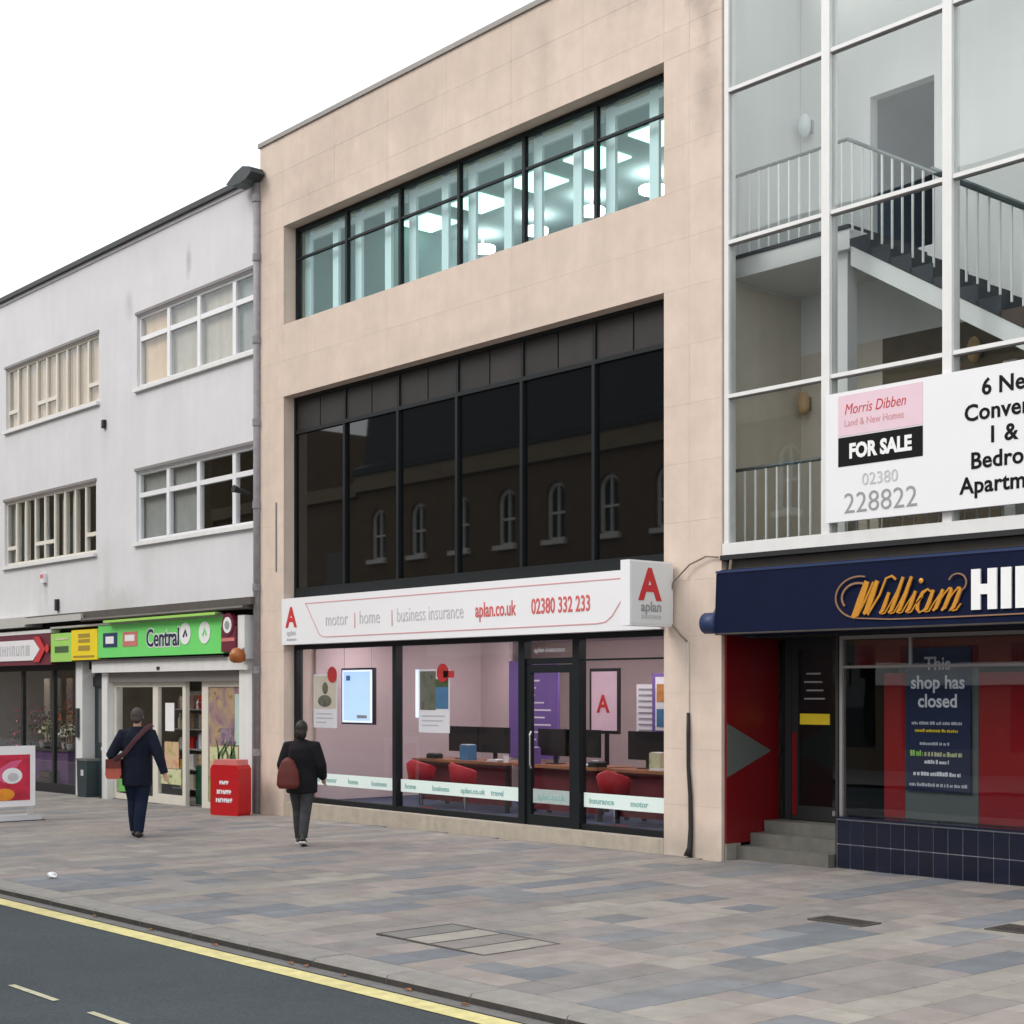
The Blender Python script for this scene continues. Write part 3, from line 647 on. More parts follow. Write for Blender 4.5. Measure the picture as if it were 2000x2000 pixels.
# downpipe on the joint of the two buildings
dp = empty('downpipe', (-.06, -.02, gz(0)), 'grey downpipe running down the joint between white and peach buildings', 'downpipe')
MB().tube([(-.05, -.03, gz(0)), (-.05, -.03, 10.75)], .065, 10).build('pipe', 'pipe_grey', dp, smooth=True)
for z in [.9, 2.3, 3.7, 5.1, 6.5, 7.9, 9.3, 10.3]: MB().tube([(-.05, -.03, z), (-.05, -.03, z + .12)], .08, 10).build('collar', 'pipe_grey', dp); bx('lug', 'pipe_grey', dp, -.16, .06, .04, .078, z + .02, z + .1)

# ------------------------------------------------------------------ white rendered building
WY = .08; WX0 = -16.
WB = empty('white_building', (-8, 3, 0), 'white rendered building with dark roof edge, left of the peach building', 'building')
wins = [(-4.63, -.16, 7.84, 9.25), (-4.66, -.16, 4.87, 6.24), (-10.94, -6.28, 7.84, 9.22), (-11.02, -6.40, 4.80, 6.25)]
def wall_with_holes(x0, x1, z0, z1, y0, y1, holes):
    b = MB(); xs = sorted({x0, x1} | {h[0] for h in holes} | {h[1] for h in holes}); zs = sorted({z0, z1} | {h[2] for h in holes} | {h[3] for h in holes})
    for i in range(len(xs) - 1):
        j = 0
        while j < len(zs) - 1:
            free = lambda jj: not any(h[0] <= xs[i] and xs[i + 1] <= h[1] and h[2] <= zs[jj] and zs[jj + 1] <= h[3] for h in holes)
            if free(j):
                k = j
                while k + 1 < len(zs) - 1 and free(k + 1): k += 1
                b.box(xs[i], xs[i + 1], y0, y1, zs[j], zs[k + 1]); j = k + 1
            else: j += 1
    return b
wl = wall_with_holes(WX0, -.005, 3.60, 10.743, WY, WY + .3, wins); wl.box(WX0, -.005, 6, 6.3, -.3, 10.72); wl.box(WX0, WX0 + .3, WY + .3, 6, -.3, 10.72); wl.box(-.3, -.005, WY + .3, 6, -.3, 10.72)
wl.build('wall', 'render_white', WB)
bx('roof', 'slate', WB, WX0, -.01, WY - .1, 6.3, 10.745, 10.84)
bx('eaves_board', 'render_white', WB, WX0, -.2, WY - .03, WY - .002, 10.68, 10.743)
hp = MB(); hp.prism([(-.62, 10.68), (-.35, 10.80), (-.08, 10.86), (.14, 10.80), (.20, 10.70), (.03, 10.62), (-.15, 10.60), (-.45, 10.61)], 'y', -.30, -.03); hp.build('gutter_hopper', 'lead', WB)
bx('dividing_floor', 'room_dark', WB, WX0 + .3, -.3, WY + .3, 6, 6.9, 7.1); bx('dividing_floor', 'room_dark', WB, WX0 + .3, -.3, WY + .3, 6, 3.35, 3.6); bx('back_wall', 'room_mid', WB, WX0 + .3, -.3, 3, 3.1, 3.6, 10.6)
def house_window(x0, x1, z0, z1, style):
    y = WY + .05; b = MB(); e = .065
    b.box(x0, x0 + e, y, y + .08, z0, z1); b.box(x1 - e, x1, y, y + .08, z0, z1); b.box(x0 + e, x1 - e, y, y + .08, z1 - e, z1); b.box(x0 + e, x1 - e, y, y + .08, z0, z0 + e)
    m_ = 'white_upvc' if style == 'a' else 'cream_frame'
    f_ = b.build('window', m_, WB)
    bx('window_sill', 'white_paint', f_, x0 - .06, x1 + .03, WY - .07, WY + .05, z0 - .075, z0 - .001)
    bx('drip_edge', 'alu_dark', f_, x0 - .03, x1 + .02, WY - .03, WY + .0, z1 + .001, z1 + .055)
    if style == 'a':
        q = [x0 + e] + [x0 + (x1 - x0) * t for t in (.265, .52, .80)] + [x1 - e]; ht = z1 - .46
        for k in range(1, 4): bx('mullion', m_, f_, q[k] - .055, q[k] + .055, y - .01, y + .08, z0 + e, z1 - e)
        for k in range(4):
            a = q[k] + (.055 if k else 0); c = q[k + 1] - (.055 if k < 3 else 0)
            bx('transom', m_, f_, a, c, y - .005, y + .075, ht - .045, ht + .045)
            bx('pane', 'glass_house', f_, a, c, y + .03, y + .036, z0 + e, ht - .045); bx('pane', 'glass_house', f_, a, c, y + .03, y + .036, ht + .045, z1 - e)
        sp = [(0, 1, 'curtain'), (1, 2, 'curtain_b'), (2, 3, 'curtain_b'), (3, 4, 'blind_grey')] if z0 > 7 else [(0, 1, 'blind_grey'), (1, 2, 'blind_grey')]
        for (i, j, mm) in sp:
            bb = MB(); n = 10
            for k in range(n):
                a = q[i] + (q[j] - q[i]) * k / n; c = q[i] + (q[j] - q[i]) * (k + 1) / n; yy = WY + .16 + (.004 if k % 2 else 0); bb.quad((a, yy, z0), (c, yy + .003, z0), (c, yy + .003, z1), (a, yy, z1))
            bb.build('curtain', mm, f_)
    else:
        n = 9; q = [x0 + e + (x1 - x0 - 2 * e) * k / n for k in range(n + 1)]; ht = z0 + .40
        for k in range(1, n): bx('mullion', m_, f_, q[k] - .032, q[k] + .032, y - .008, y + .08, z0 + e, z1 - e)
        for k in range(n):
            a = q[k] + (.032 if k else 0); c = q[k + 1] - (.032 if k < n - 1 else 0)
            if k in (0, 3, 4, 8):
                bx('transom', m_, f_, a, c, y - .005, y + .075, ht - .04, ht + .04); bx('pane', 'glass_house', f_, a, c, y + .03, y + .036, z0 + e, ht - .04); bx('pane', 'glass_house', f_, a, c, y + .03, y + .036, ht + .04, z1 - e)
            else: bx('pane', 'glass_house', f_, a, c, y + .03, y + .036, z0 + e, z1 - e)
            if z0 > 7 or k in (0, 1, 5, 6):
                bb = MB(); w2 = c - a; s0 = a + w2 * (.0 if z0 > 7 else .3)
                for t in range(4):
                    p0 = s0 + (c - s0) * t / 4; p1 = s0 + (c - s0) * (t + 1) / 4; yy = WY + .15 + (.012 if t % 2 else 0); bb.quad((p0, yy, z0), (p1, yy + .008, z0), (p1, yy + .008, z1), (p0, yy, z1))
                bb.build('curtain', 'curtain' if z0 > 7 else 'curtain_b', f_)
for i, h in enumerate(wins): house_window(*h, 'a' if i < 2 else 'b')
# small fittings on the render
for (x, z, wd, hh, lb) in [(-6.05, 7.34, .11, .16, 'small dark wall vent between the upper and lower windows'), (-8.25, 3.82, .12, .24, 'small dark wall box just above the shop canopy')]:
    o = bx('wall_vent', 'rubber', None, x, x + wd, WY - .06, WY - .001, z - hh / 2, z + hh / 2, label=lb, cat='vent')
    bx('cover_plate', 'pot_dark', o, x + .02, x + wd - .02, WY - .068, WY - .0605, z - hh / 2 + .03, z + hh / 2 - .03)
o = bx('alarm_box', 'sign_white', None, -8.93, -8.76, WY - .08, WY - .001, 4.32, 4.52, label='small white and red alarm box under the lower left window', cat='alarm box')
bx('red_band', 'bin_pale', o, -8.92, -8.77, WY - .086, WY - .0805, 4.42, 4.5)
MB().tube([(-.30, -.03, 5.38), (-.30, -.25, 5.42), (-.30, -.34, 5.44)], [.03, .05, .07], 8).build('wall_camera', 'rubber', None, label='small dark camera on the white wall beside the downpipe', cat='camera')

# canopy strips and shop signs of the white building
cn = MB(); cn.box(-9.2, -.02, WY - .25, WY + .3, 3.47, 3.598); cn.box(-6.4, -.14, WY - .33, WY - .002, 3.40, 3.468)
CN = cn.build('shop_canopy', 'soffit_brown', WB)
bx('canopy_trim', 'alu', CN, WX0, -9.21, WY - .3, WY + .3, 3.38, 3.598); bx('canopy_trim', 'alu', CN, -9.19, -6.42, WY - .32, WY - .26, 3.43, 3.56); bx('canopy_trim', 'alu_dark', CN, -6.3, -.14, WY - .345, WY - .335, 3.42, 3.45)
bx('back_panel', 'int_black', CN, WX0, -.3, WY + .1, WY + .3, 2.45, 3.47)
SGY = WY - .22
gs = empty('green_fascia_sign', (-4.4, SGY, 2.68), 'bright green shop fascia sign reading Central with yellow end panel', 'sign')
bx('green_panel', 'green_sign', gs, -5.85, -.98, SGY, SGY + .2, 2.66, 3.30); bx('yellow_panel', 'yellow_sign', gs, -7.05, -5.86, SGY - .01, SGY + .2, 2.63, 3.24); bx('lime_panel', 'green_lime', gs, -8.05, -7.06, SGY - .005, SGY + .2, 2.61, 3.20)
bx('top_rail', 'alu', gs, -8.05, -.98, SGY - .02, SGY + .2, 3.302, 3.34); bx('trough_light', 'green_lime', gs, -5.3, -1.0, SGY - .16, SGY - .03, 3.33, 3.375)
for k in range(8): bx('bracket', 'alu_dark', gs, -5.2 + k * .6, -5.17 + k * .6, SGY - .15, SGY, 3.345, 3.36)
bx('base_rail', 'rubber', gs, -8.05, -.98, SGY + .005, SGY + .2, 2.60, 2.629)
text('Central', 'white_print', gs, -3.82, SGY - .003, 2.84, .46, .92, .03, depth=.002); text('Central', 'navy_print', gs, -3.82, SGY - .009, 2.84, .46, .92, .006, depth=.003)
bx('logo_patch', 'navy_light', gs, -5.62, -5.02, SGY - .008, SGY - .001, 2.86, 3.14); bx('logo_mark', 'white_print', gs, -5.5, -5.15, SGY - .012, SGY - .009, 2.93, 3.07)
bx('logo_patch', 'bin_pale', gs, -4.78, -4.18, SGY - .008, SGY - .001, 2.86, 3.14); bx('logo_mark', 'white_print', gs, -4.68, -4.28, SGY - .012, SGY - .009, 2.96, 3.08)
for (x, mk) in [(-2.32, 'navy_print'), (-1.62, 'green_sign')]:
    MB().tube([(x, SGY - .012, 3.04), (x, SGY - .001, 3.04)], .2, 18).build('logo_patch', 'white_print', gs); MB().ribbon([(x - .06, 2.98), (x + .02, 3.1), (x + .07, 2.99)], .05, SGY - .018, SGY - .012).build('logo_mark', mk, gs)
for (a, c, z0, z1) in [(-6.72, -6.2, 3.08, 3.16), (-6.72, -6.2, 2.98, 3.05), (-6.72, -6.2, 2.82, 2.92), (-6.95, -6.0, 2.68, 2.72)]: bx('print_block', 'ochre_print', gs, a, c, SGY - .016, SGY - .011, z0, z1)
for (z0, z1, mm) in [(2.80, 2.93, 'leaf_green'), (3.06, 3.10, 'film_leaf')]: bx('print_block', mm, gs, -7.85, -7.2, SGY - .012, SGY - .006, z0, z1)
ls = empty('left_fascia_sign', (-10, SGY, 2.6), 'maroon shop fascia with white panel and red arrow at the left edge', 'sign')
bx('board', 'maroon', ls, WX0, -8.07, SGY + .01, SGY + .2, 2.56, 3.22); bx('top_trim', 'white_paint', ls, WX0, -8.07, SGY, SGY + .2, 3.225, 3.30)
b = MB(); b.prism([(-13, 2.66), (-8.95, 2.66), (-8.62, 2.88), (-8.95, 3.10), (-13, 3.10)], 'y', SGY - .01, SGY + .009); b.build('white_panel', 'sign_white', ls)
b = MB(); b.prism([(-8.9, 2.62), (-8.62, 2.62), (-8.30, 2.89), (-8.62, 3.16), (-8.9, 3.16), (-8.58, 2.89)], 'y', SGY - .02, SGY - .011); b.build('arrow', 'red_print', ls)
MB().tube([(-8.2, SGY - .03, 2.9), (-8.2, SGY - .02, 2.9)], .09, 14).build('arrow_dot', 'red_print', ls)
b = MB(); x = -12.6
while x < -9.2:
    wd = rnd.uniform(.16, .22); b.box(x, x + .05, SGY - .015, SGY - .011, 2.77, 2.99); b.box(x + wd - .05, x + wd, SGY - .015, SGY - .011, 2.77, 2.99); b.box(x + .05, x + wd - .05, SGY - .015, SGY - .011, 2.77 + rnd.choice([0, .1, .17]), 2.82 + rnd.choice([0, .1, .17])); x += wd + .07
b.build('lettering', 'grey_light', ls)
rs = empty('round_sign', (-.72, SGY - .1, 2.7), 'small maroon projecting sign with pale ring at the right end of the green fascia', 'sign')
bx('board', 'maroon', rs, -.95, -.48, SGY - .06, SGY + .02, 2.68, 3.12); MB().tube([(-.72, SGY - .07, 3.15), (-.72, SGY + .03, 3.15)], .2, 18).build('disc', 'maroon', rs)
MB().tube([(-.72, SGY - .078, 3.14), (-.72, SGY - .071, 3.14)], .14, 18).build('ring', 'sign_white', rs); MB().tube([(-.72, SGY - .086, 3.14), (-.72, SGY - .079, 3.14)], .075, 14).build('ring_centre', 'grey_print', rs); bx('band', 'bin_pale', rs, -.93, -.5, SGY - .066, SGY - .061, 2.86, 2.92)
bx('side_box', 'white_paint', rs, -.46, -.24, SGY - .02, SGY + .2, 2.55, 3.3)
ol = MB(); ol.tube([(-.27, SGY - .14, 2.48), (-.27, SGY - .14, 2.52), (-.27, SGY - .14, 2.62), (-.27, SGY - .13, 2.70), (-.27, SGY - .12, 2.73)], [.06, .13, .14, .10, .04], 14); OL = ol.build('orange_lamp', 'orange_lamp', None, smooth=True, label='orange round lamp below the right end of the green fascia', cat='lamp'); MB().tube([(-.27, SGY - .1, 2.65), (-.27, SGY + .1, 2.8)], .03, 6).build('arm', 'alu_dark', OL)

# ground floor fronts of the white building
gf = gz(-3) + .0
PR = MB().box(-7.22, -6.93, WY - .05, WY + .3, -.25, 2.6).build('pillar', 'white_paint', WB); bx('box_on_pillar', 'pot_dark', PR, -7.16, -7.05, WY - .10, WY - .052, 1.05, 1.65)
bx('pillar', 'alu_dark', WB, -7.42, -7.23, WY + .02, WY + .3, -.25, 2.6)
bx('pillar', 'white_paint', WB, -.72, -.30, WY - .06, WY + .35, -.2, 2.55); bx('pillar', 'pipe_grey', WB, -.29, -.135, WY - .02, WY + .3, -.2, 3.4)
bx('pillar', 'white_paint', WB, -6.08, -5.84, WY - .03, WY + .3, -.25, 2.40)
rb = bx('shutter_housing', 'white_paint', WB, -6.30, -.31, WY - .14, WY + .3, 2.37, 2.60); bx('shutter_slot', 'alu_dark', rb, -6.05, -.72, WY + .0, WY + .3, 2.18, 2.368); bx('shutter_lock', 'rubber', rb, -3.55, -3.45, WY - .155, WY - .141, 2.40, 2.46)
# supermarket front frames
sh = MB(); y = WY + .1; gl_ = -.13
for (a, c) in [(-5.84, -5.72), (-4.18, -3.98), (-3.02, -2.90), (-2.30, -2.08), (-.80, -.72)]: sh.box(a, c, y, y + .08, gl_, 2.18)
sh.box(-5.72, -4.18, y, y + .08, 2.08, 2.18); sh.box(-3.98, -3.02, y, y + .08, 2.08, 2.18); sh.box(-2.08, -.8, y, y + .08, 2.08, 2.18); sh.box(-3.98, -3.02, y, y + .08, gl_, .05); sh.box(-5.72, -4.18, y, y + .08, gl_, -.02); sh.box(-2.08, -.8, y, y + .08, gl_, 0.0)
SH = sh.build('shopfront_frame', 'cream_frame', WB)
for (a, c) in [(-5.72, -4.18), (-3.98, -3.02), (-2.08, -.8)]: bx('pane', 'glass_shop', SH, a, c, y + .03, y + .036, .05 if a > -4 and a < -3 else 0.001, 2.08)
bx('notice', 'white_print', SH, -3.72, -3.38, y + .02, y + .026, 1.25, 1.78); bx('notice', 'film_peach', SH, -3.75, -3.2, y + .02, y + .026, .55, 1.05); bx('notice', 'film_mint', SH, -5.65, -5.0, y + .02, y + .026, .35, 1.2); bx('notice', 'film_green', SH, -5.65, -4.9, y + .018, y + .028, 0.02, .34)
bx('notice', 'film_leaf', SH, -3.9, -3.1, y + .018, y + .024, .25, .54)
# produce picture film on the right pane
pf = MB().box(-2.07, -.81, y + .016, y + .022, .02, 2.07).build('window_film', 'film_brown', SH)
pf2 = [('film_green', -2.05, -1.3, .03, .42), ('film_mint', -1.15, -.83, 1.05, 1.95), ('film_leaf', -1.75, -1.05, .55, 1.02), ('film_purple', -1.65, -1.2, 1.05, 1.35), ('film_peach', -2.03, -1.6, .42, .75), ('film_leaf', -2.03, -1.7, .75, 1.0), ('photo_cream', -1.5, -.85, .35, .6)]
for (mm, a, c, z0, z1) in pf2: bx('film_patch', mm, SH, a, c, y + .010, y + .015, z0, z1)
b = MB()
for k in range(7): x = -1.75 + k * .11; b.ribbon([(x, .6), (x + rnd.uniform(-.1, .1), .85), (x + rnd.uniform(-.25, .25), 1.12)], [.05, .07, .01], y + .004, y + .009)
b.build('film_leaves', 'leaf_green', SH)
fg = empty('fridge_unit', (-2.6, WY + .4, gz(-2.6)), 'dark green stocked shelf unit in the supermarket doorway', 'shelf unit')
bx('base', 'fridge_green', fg, -2.88, -2.32, WY + .3, WY + .8, gz(-2.6), .62); bx('back', 'shop_brown', fg, -2.88, -2.32, WY + .72, WY + .8, .62, 2.1)
for k in range(5):
    z = .62 + k * .29; bx('shelf', 'alu_dark', fg, -2.88, -2.32, WY + .35, WY + .72, z + .001, z + .02)
GOODS = ['film_leaf', 'film_peach', 'photo_cream', 'film_brown', 'flower_red', 'leaf_green', 'white_print', 'yellow_sign', 'photo_blue']
GCOL = {'film_leaf': 'pale green', 'film_peach': 'peach', 'photo_cream': 'cream', 'film_brown': 'brown', 'flower_red': 'red', 'leaf_green': 'dark green', 'white_print': 'white', 'yellow_sign': 'yellow', 'photo_blue': 'blue'}
def goods(x0, x1, y0, y1, z, n, lab, row, hmax=.2):
    stp = (x1 - x0) / n
    for k in range(n):
        a = x0 + k * stp + .01; hh = rnd.uniform(.55, 1) * hmax; mm = rnd.choice(GOODS)
        b = MB()
        if k % 2: b.box(a, a + stp - .02, y0, y1, z, z + hh)
        else: xm = a + stp / 2 - .01; rr_ = min(stp / 2 - .012, .05); b.tube([(xm, y0 + .06, z), (xm, y0 + .06, z + hh * .65), (xm, y0 + .06, z + hh * .8), (xm, y0 + .06, z + hh)], [rr_, rr_, rr_ * .45, rr_ * .4], 8)
        b.build('grocery_item', mm, None, label='%s %s, %s from left on %s shelf of %s' % (GCOL[mm], 'packet' if k % 2 else 'bottle', dl[k] if k < 8 else 'ninth', ['bottom', 'second', 'middle', 'fourth', 'top'][row], lab), cat='groceries', group='groceries on ' + lab)
for k in range(5): goods(-2.86, -2.34, WY + .38, WY + .55, .642 + k * .29, 5, 'the green doorway unit', k)
# interior of supermarket and left shop
it = MB(); it.box(-6.8, -.3, 2.4, 2.5, -.2, 3.3); it.box(-6.9, -6.8, WY + .3, 2.5, -.2, 3.3); it.build('interior_wall', 'shop_brown', WB)
bx('interior_floor', 'alu_dark', WB, -6.8, -.3, WY + .31, 2.4, -.25, -.12); bx('interior_ceiling', 'room_mid', WB, -16, -.3, WY + .31, 5.9, 2.75, 2.8)
for r_ in range(2):
    su = empty('store_shelf', (-4.7, 1.4 + r_ * .7, -.12), ['tall stocked shelf just inside the supermarket window', 'tall stocked shelf deeper inside the supermarket'][r_], 'shelf', 'supermarket shelves')
    bx('back', 'alu_dark', su, -5.7, -2.95 - 0.9 * (1 - r_), 1.75 + r_ * .5, 1.8 + r_ * .5, -.12, 2.0)
    for k in range(5): bx('shelf', 'alu', su, -5.7, -2.95 - .9 * (1 - r_), 1.4 + r_ * .5, 1.75 + r_ * .5, .02 + k * .4, .045 + k * .4)
for k in range(5): goods(-5.65, -3.95, 1.45, 1.7, .046 + k * .4, 9, 'the supermarket shelf', k, .32)
for k, (x, yv) in enumerate([(-12.2, 1.0), (-10.2, 1.0), (-8.3, 1.0), (-5.2, 1.0), (-3.2, 1.0), (-1.6, 1.0)]):
    o = MB().box(x - .6, x + .6, yv - .04, yv + .04, 2.66, 2.70).build('fill_strip_light', 'fill_tube', None, label='%s added ceiling strip light inside the shops under the white building, from the left' % dl[k], cat='strip light', group='added shop strip lights'); bx('housing', 'white_paint', o, x - .62, x + .62, yv - .06, yv + .06, 2.701, 2.749)  # glowing tubes added to brighten the stock in both shops
# dark side door
sdo = MB().box(-6.92, -6.09, WY + .22, WY + .3, -.25, 2.36).build('side_door', 'teal_door', WB); bx('door_panel', 'olive_panel', sdo, -6.72, -6.2, WY + .205, WY + .219, .95, 2.05); bx('door_head', 'pot_dark', sdo, -6.92, -6.09, WY + .18, WY + .219, 2.1, 2.3)
bx('letter_plate', 'sign_edge', sdo, -6.6, -6.35, WY + .20, WY + .2049, .80, .86)
pb = empty('litter_bin', (-6.45, -.05, gz(-6.4)), 'small dark bin with pale rim beside the narrow side door', 'bin')
b = MB(); b.prism([(-6.66, gz(-6.4)), (-6.26, gz(-6.4)), (-6.22, .60), (-6.70, .60)], 'y', -.20, .06); b.build('bucket', 'teal_door', pb); bx('rim', 'olive_panel', pb, -6.72, -6.20, -.22, .075, .601, .645); bx('label', 'grey_light', pb, -6.50, -6.38, -.206, -.2, .30, .42)
# left shop: glazing, display
lf = MB(); y = WY + .12
for a in (-15.9, -13.4, -10.35, -8.72, -7.50): lf.box(a - .05, a + .05, y, y + .08, gl_, 2.56)
lf.box(-15.85, -7.55, y - .002, y + .078, gl_ - .1, .03); lf.box(-15.85, -7.55, y + .002, y + .078, 2.44, 2.56)
LF = lf.build('left_shopfront_frame', 'int_black', WB)
for a, c in [(-15.85, -13.45), (-13.35, -10.4), (-10.3, -8.77), (-8.67, -7.55)]: bx('pane', 'glass_shop', LF, a, c, y + .03, y + .036, .03, 2.44)
bx('interior_wall', 'shop_brown', WB, -15.7, -6.91, 3.4, 3.5, -.3, 2.75); bx('interior_floor', 'shop_brown', WB, -15.7, -6.91, WY + .31, 3.4, -.3, -.14)
tb = empty('display_table', (-9.9, 1.0, -.14), 'display table under dark purple cloth in the left shop window', 'table')
bx('cloth', 'cloth_purple', tb, -10.9, -8.9, .62, 1.3, -.1, .68); bx('table_top', 'tread_brown', tb, -10.95, -8.85, .58, 1.34, .682, .70)
for (x, mm, lb) in [(-9.9, 'crate_orange', 'orange crate at the left end of the display table'), (-8.3, 'tread_brown', 'brown crate in front of the purple cloth')]:
    x -= 1.25
    o = empty('crate', (x, .45, -.14), lb, 'crate'); 
    for k in range(3): bx('slat', mm, o, x - .25, x + .25, .36, .375, -.13 + k * .13, -.03 + k * .13)
    bx('crate_side', mm, o, x - .27, x - .251, .36, .6, -.14, .25); bx('crate_side', mm, o, x + .251, x + .27, .36, .6, -.14, .25); bx('bottom', mm, o, x - .25, x + .25, .376, .6, -.14, -.12)
def plant(x, yv, z, h, mm, lab):
    o = empty('flower_pot', (x, yv, z), lab, 'plant', 'plants in the left shop window'); MB().tube([(x, yv, z), (x, yv, z + .12), (x, yv, z + .14)], [.06, .085, .09], 9).build('pot', rnd.choice(['pot_dark', 'photo_cream', 'base_grey']), o)
    b = MB(); c = MB()
    for k in range(110):
        a = rnd.uniform(0, 6.28); e = rnd.uniform(-.2, 1.4); r_ = h * rnd.uniform(.25, .55); p = Vector((x + r_ * math.cos(a) * math.cos(e) * .8, yv + r_ * math.sin(a) * math.cos(e) * .8, z + .14 + h * .45 + r_ * math.sin(e))); q = rnd.uniform(.02, .045)
        tgt = c if k % 2 else b; d1 = Vector((rnd.uniform(-1, 1), rnd.uniform(-1, 1), rnd.uniform(-1, 1))).normalized() * q; d2 = d1.cross(Vector((rnd.uniform(-1, 1), rnd.uniform(-1, 1), rnd.uniform(-1, 1)))).normalized() * q
        tgt.quad(p - d1, p - d2, p + d1, p + d2)
    b.tube([(x, yv, z + .1), (x, yv, z + .14 + h * .45)], .012, 5)
    b.build('leaves', 'leaf_green', o); c.build('blossom', mm, o)
for (x, yv, z, h, mm, lb) in [(-8.05, .95, .70, .75, 'flower_red', 'red flowering plant on the purple display table'), (-9.0, .9, .70, .4, 'film_leaf', 'low green plant in the middle of the display table'), (-7.7, .85, .70, .35, 'photo_cream', 'cream flowering plant at the right end of the display table'), (-9.45, 1.0, .70, .6, 'film_purple', 'purple flowering plant on the left of the display table'), (-10.6, 1.2, -.14, 1.4, 'poster_pink', 'tall pink flowering plant at the left edge of the photo'), (-9.9, 1.6, -.14, 1.2, 'film_leaf', 'tall green plant behind the orange crate'), (-8.5, 1.1, .70, .3, 'white_print', 'white flowering plant beside the red one')]: plant(x - 1.6, yv, z, h * 1.25, mm, lb)
for k in range(6):
    x = -12.6 + k * .62; bx('hanging_cloth', rnd.choice(['photo_cream', 'olive_panel', 'film_brown', 'curtain_b']), None, x, x + .30, 1.7, 1.73, .8, 2.3, label='pale cloth strip hung on the back wall of the left shop, %s from the left' % dl[k], cat='cloth', group='cloth strips in the left shop')

# red bin-like stand and A-board
zb = gz(-.1)
rbn = empty('red_stand', (-.08, -.52, zb), 'red promotional stand with white lettering at the foot of the downpipe', 'stand', rz=R(18))
b = MB(); b.prism([(-.29, 0), (.29, 0), (.31, .05), (.31, .78), (.27, .84), (-.27, .84), (-.31, .78), (-.31, .05)], 'y', -.16, .16); b.build('body', 'bin_red', rbn, local=True)
b = MB(); b.prism([(-.27, .842), (.27, .842), (.25, .93), (-.25, .93)], 'y', -.14, .14); b.build('header', 'bin_pale', rbn, local=True)
for (wd, z, hh) in [(.2, .52, .06), (.32, .36, .07), (.36, .22, .07)]:
    b = MB(); n = int(wd / .045)
    for k in range(n): a = -wd / 2 + k * wd / n; b.box(a, a + wd / n * .45, -.166, -.161, z, z + hh); b.box(a + wd / n * .45, a + wd / n * .85, -.166, -.161, z + hh * rnd.choice([0, .4, .7]), z + hh * rnd.choice([.75, 1]))
    b.build('lettering', 'sign_white', rbn, local=True)
ab = empty('pavement_sign', (-1.6, -3.7, gz(-1.6)), 'white framed pavement sign with red poster on a grey base, cut by the left edge', 'sign', rz=R(90))
MB().prism([(-.30, 0), (.30, 0), (.24, .08), (-.24, .08)], 'x', -.42, .42).build('base', 'base_grey', ab, local=True)
bxs = MB().box(-.38, -.30, -.03, .03, .08, .22); bxs.box(.30, .38, -.03, .03, .08, .22); bxs.build('spring', 'alu', ab, local=True)
b = MB(); b.box(-.42, .42, -.025, .025, .22, 1.20); b.build('frame', 'sign_white', ab, local=True)
MB().box(-.33, .33, -.032, -.026, .32, 1.06).build('poster', 'poster_red', ab, local=True); MB().ball((.03, -.035, .72), (.17, .004, .13)).build('poster_cup', 'sign_white', ab, local=True); MB().ball((.04, -.041, .70), (.09, .003, .07)).build('poster_mark', 'grey_light', ab, local=True)
MB().ball((-.10, -.036, .42), (.17, .004, .10)).build('poster_fruit', 'poster_orange', ab, local=True); MB().prism([(-.33, .75), (.0, .95), (.2, .98), (-.1, .6)], 'y', -.034, -.0325).build('poster_swash', 'poster_pink', ab, local=True)
text('LATTE', 'sign_white', ab, 0, 0, 0, .01)  if False else None
bxr = MB().box(-.46, .46, -.33, .33, -.0, .015); bxr.build('rubber_foot', 'rubber', ab, local=True)

# ------------------------------------------------------------------ stair tower with glazed front and betting shop
GB = empty('glazed_stair_building', (13.5, 4, 0), 'white framed glazed stair tower above the navy betting shop', 'building')
X0, X1 = 10.31, 17.2; GY = .06
gw = MB(); gw.box(X0, X0 + .07, GY - .03, GY + .1, 3.74, 11.0); gw.box(X0, X1, GY - .06, GY + .12, 3.60, 3.74); gw.box(X0, X1, GY - .06, GY + .12, 11.0, 11.2)
GW = gw.build('stair_window', 'white_paint', GB)
mxs = [11.80, 13.34, 14.88, 16.42]; tzs = [5.47, 7.28, 9.07]
xe = [X0 + .07] + mxs + [X1]; ze = [3.74] + tzs + [11.0]
for m_ in mxs: bx('mullion', 'white_paint', GW, m_ - .055, m_ + .055, GY - .05, GY + .1, 3.74, 11.0)
for i in range(5):
    a = xe[i] + (.055 if i else 0); c = xe[i + 1] - (.055 if i < 4 else 0)
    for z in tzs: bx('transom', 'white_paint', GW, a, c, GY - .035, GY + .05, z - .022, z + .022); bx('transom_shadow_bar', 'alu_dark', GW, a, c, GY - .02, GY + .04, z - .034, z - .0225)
    for j in range(4): bx('pane', 'glass_stair', GW, a, c, GY + .0, GY + .006, ze[j] + (.034 if j else 0) - .01 * 0, ze[j + 1] - .022 if j < 3 else 11.0)
BWY = 1.78
w_ = MB(); w_.box(9.9, 10.039, .61, 4.5, 3.0, 11.2); w_.box(10.042, 10.06, .16, 4.5, 6.95, 11.2); bx('stair_wall', 'stair_beige', GB, 10.042, 10.06, .16, 4.5, 3.63, 6.949)
w_.build('stair_wall', 'stair_wall', GB)
bk = wall_with_holes(10.065, 17.2, 6.25, 11.2, BWY, BWY + .15, [(11.12, 12.02, 7.24, 9.22)]); bk.build('stair_wall', 'stair_wall', GB)
bx('stair_wall', 'stair_wall', GB, 17.2, 17.35, GY + .12, 4.5, 3.6, 11.2)
bx('stair_wall', 'stair_brown', GB, 11.3, 17.2, BWY, BWY + .15, 3.6, 6.249); bx('stair_wall', 'stair_beige', GB, 10.065, 11.299, BWY, BWY + .15, 3.6, 6.249)
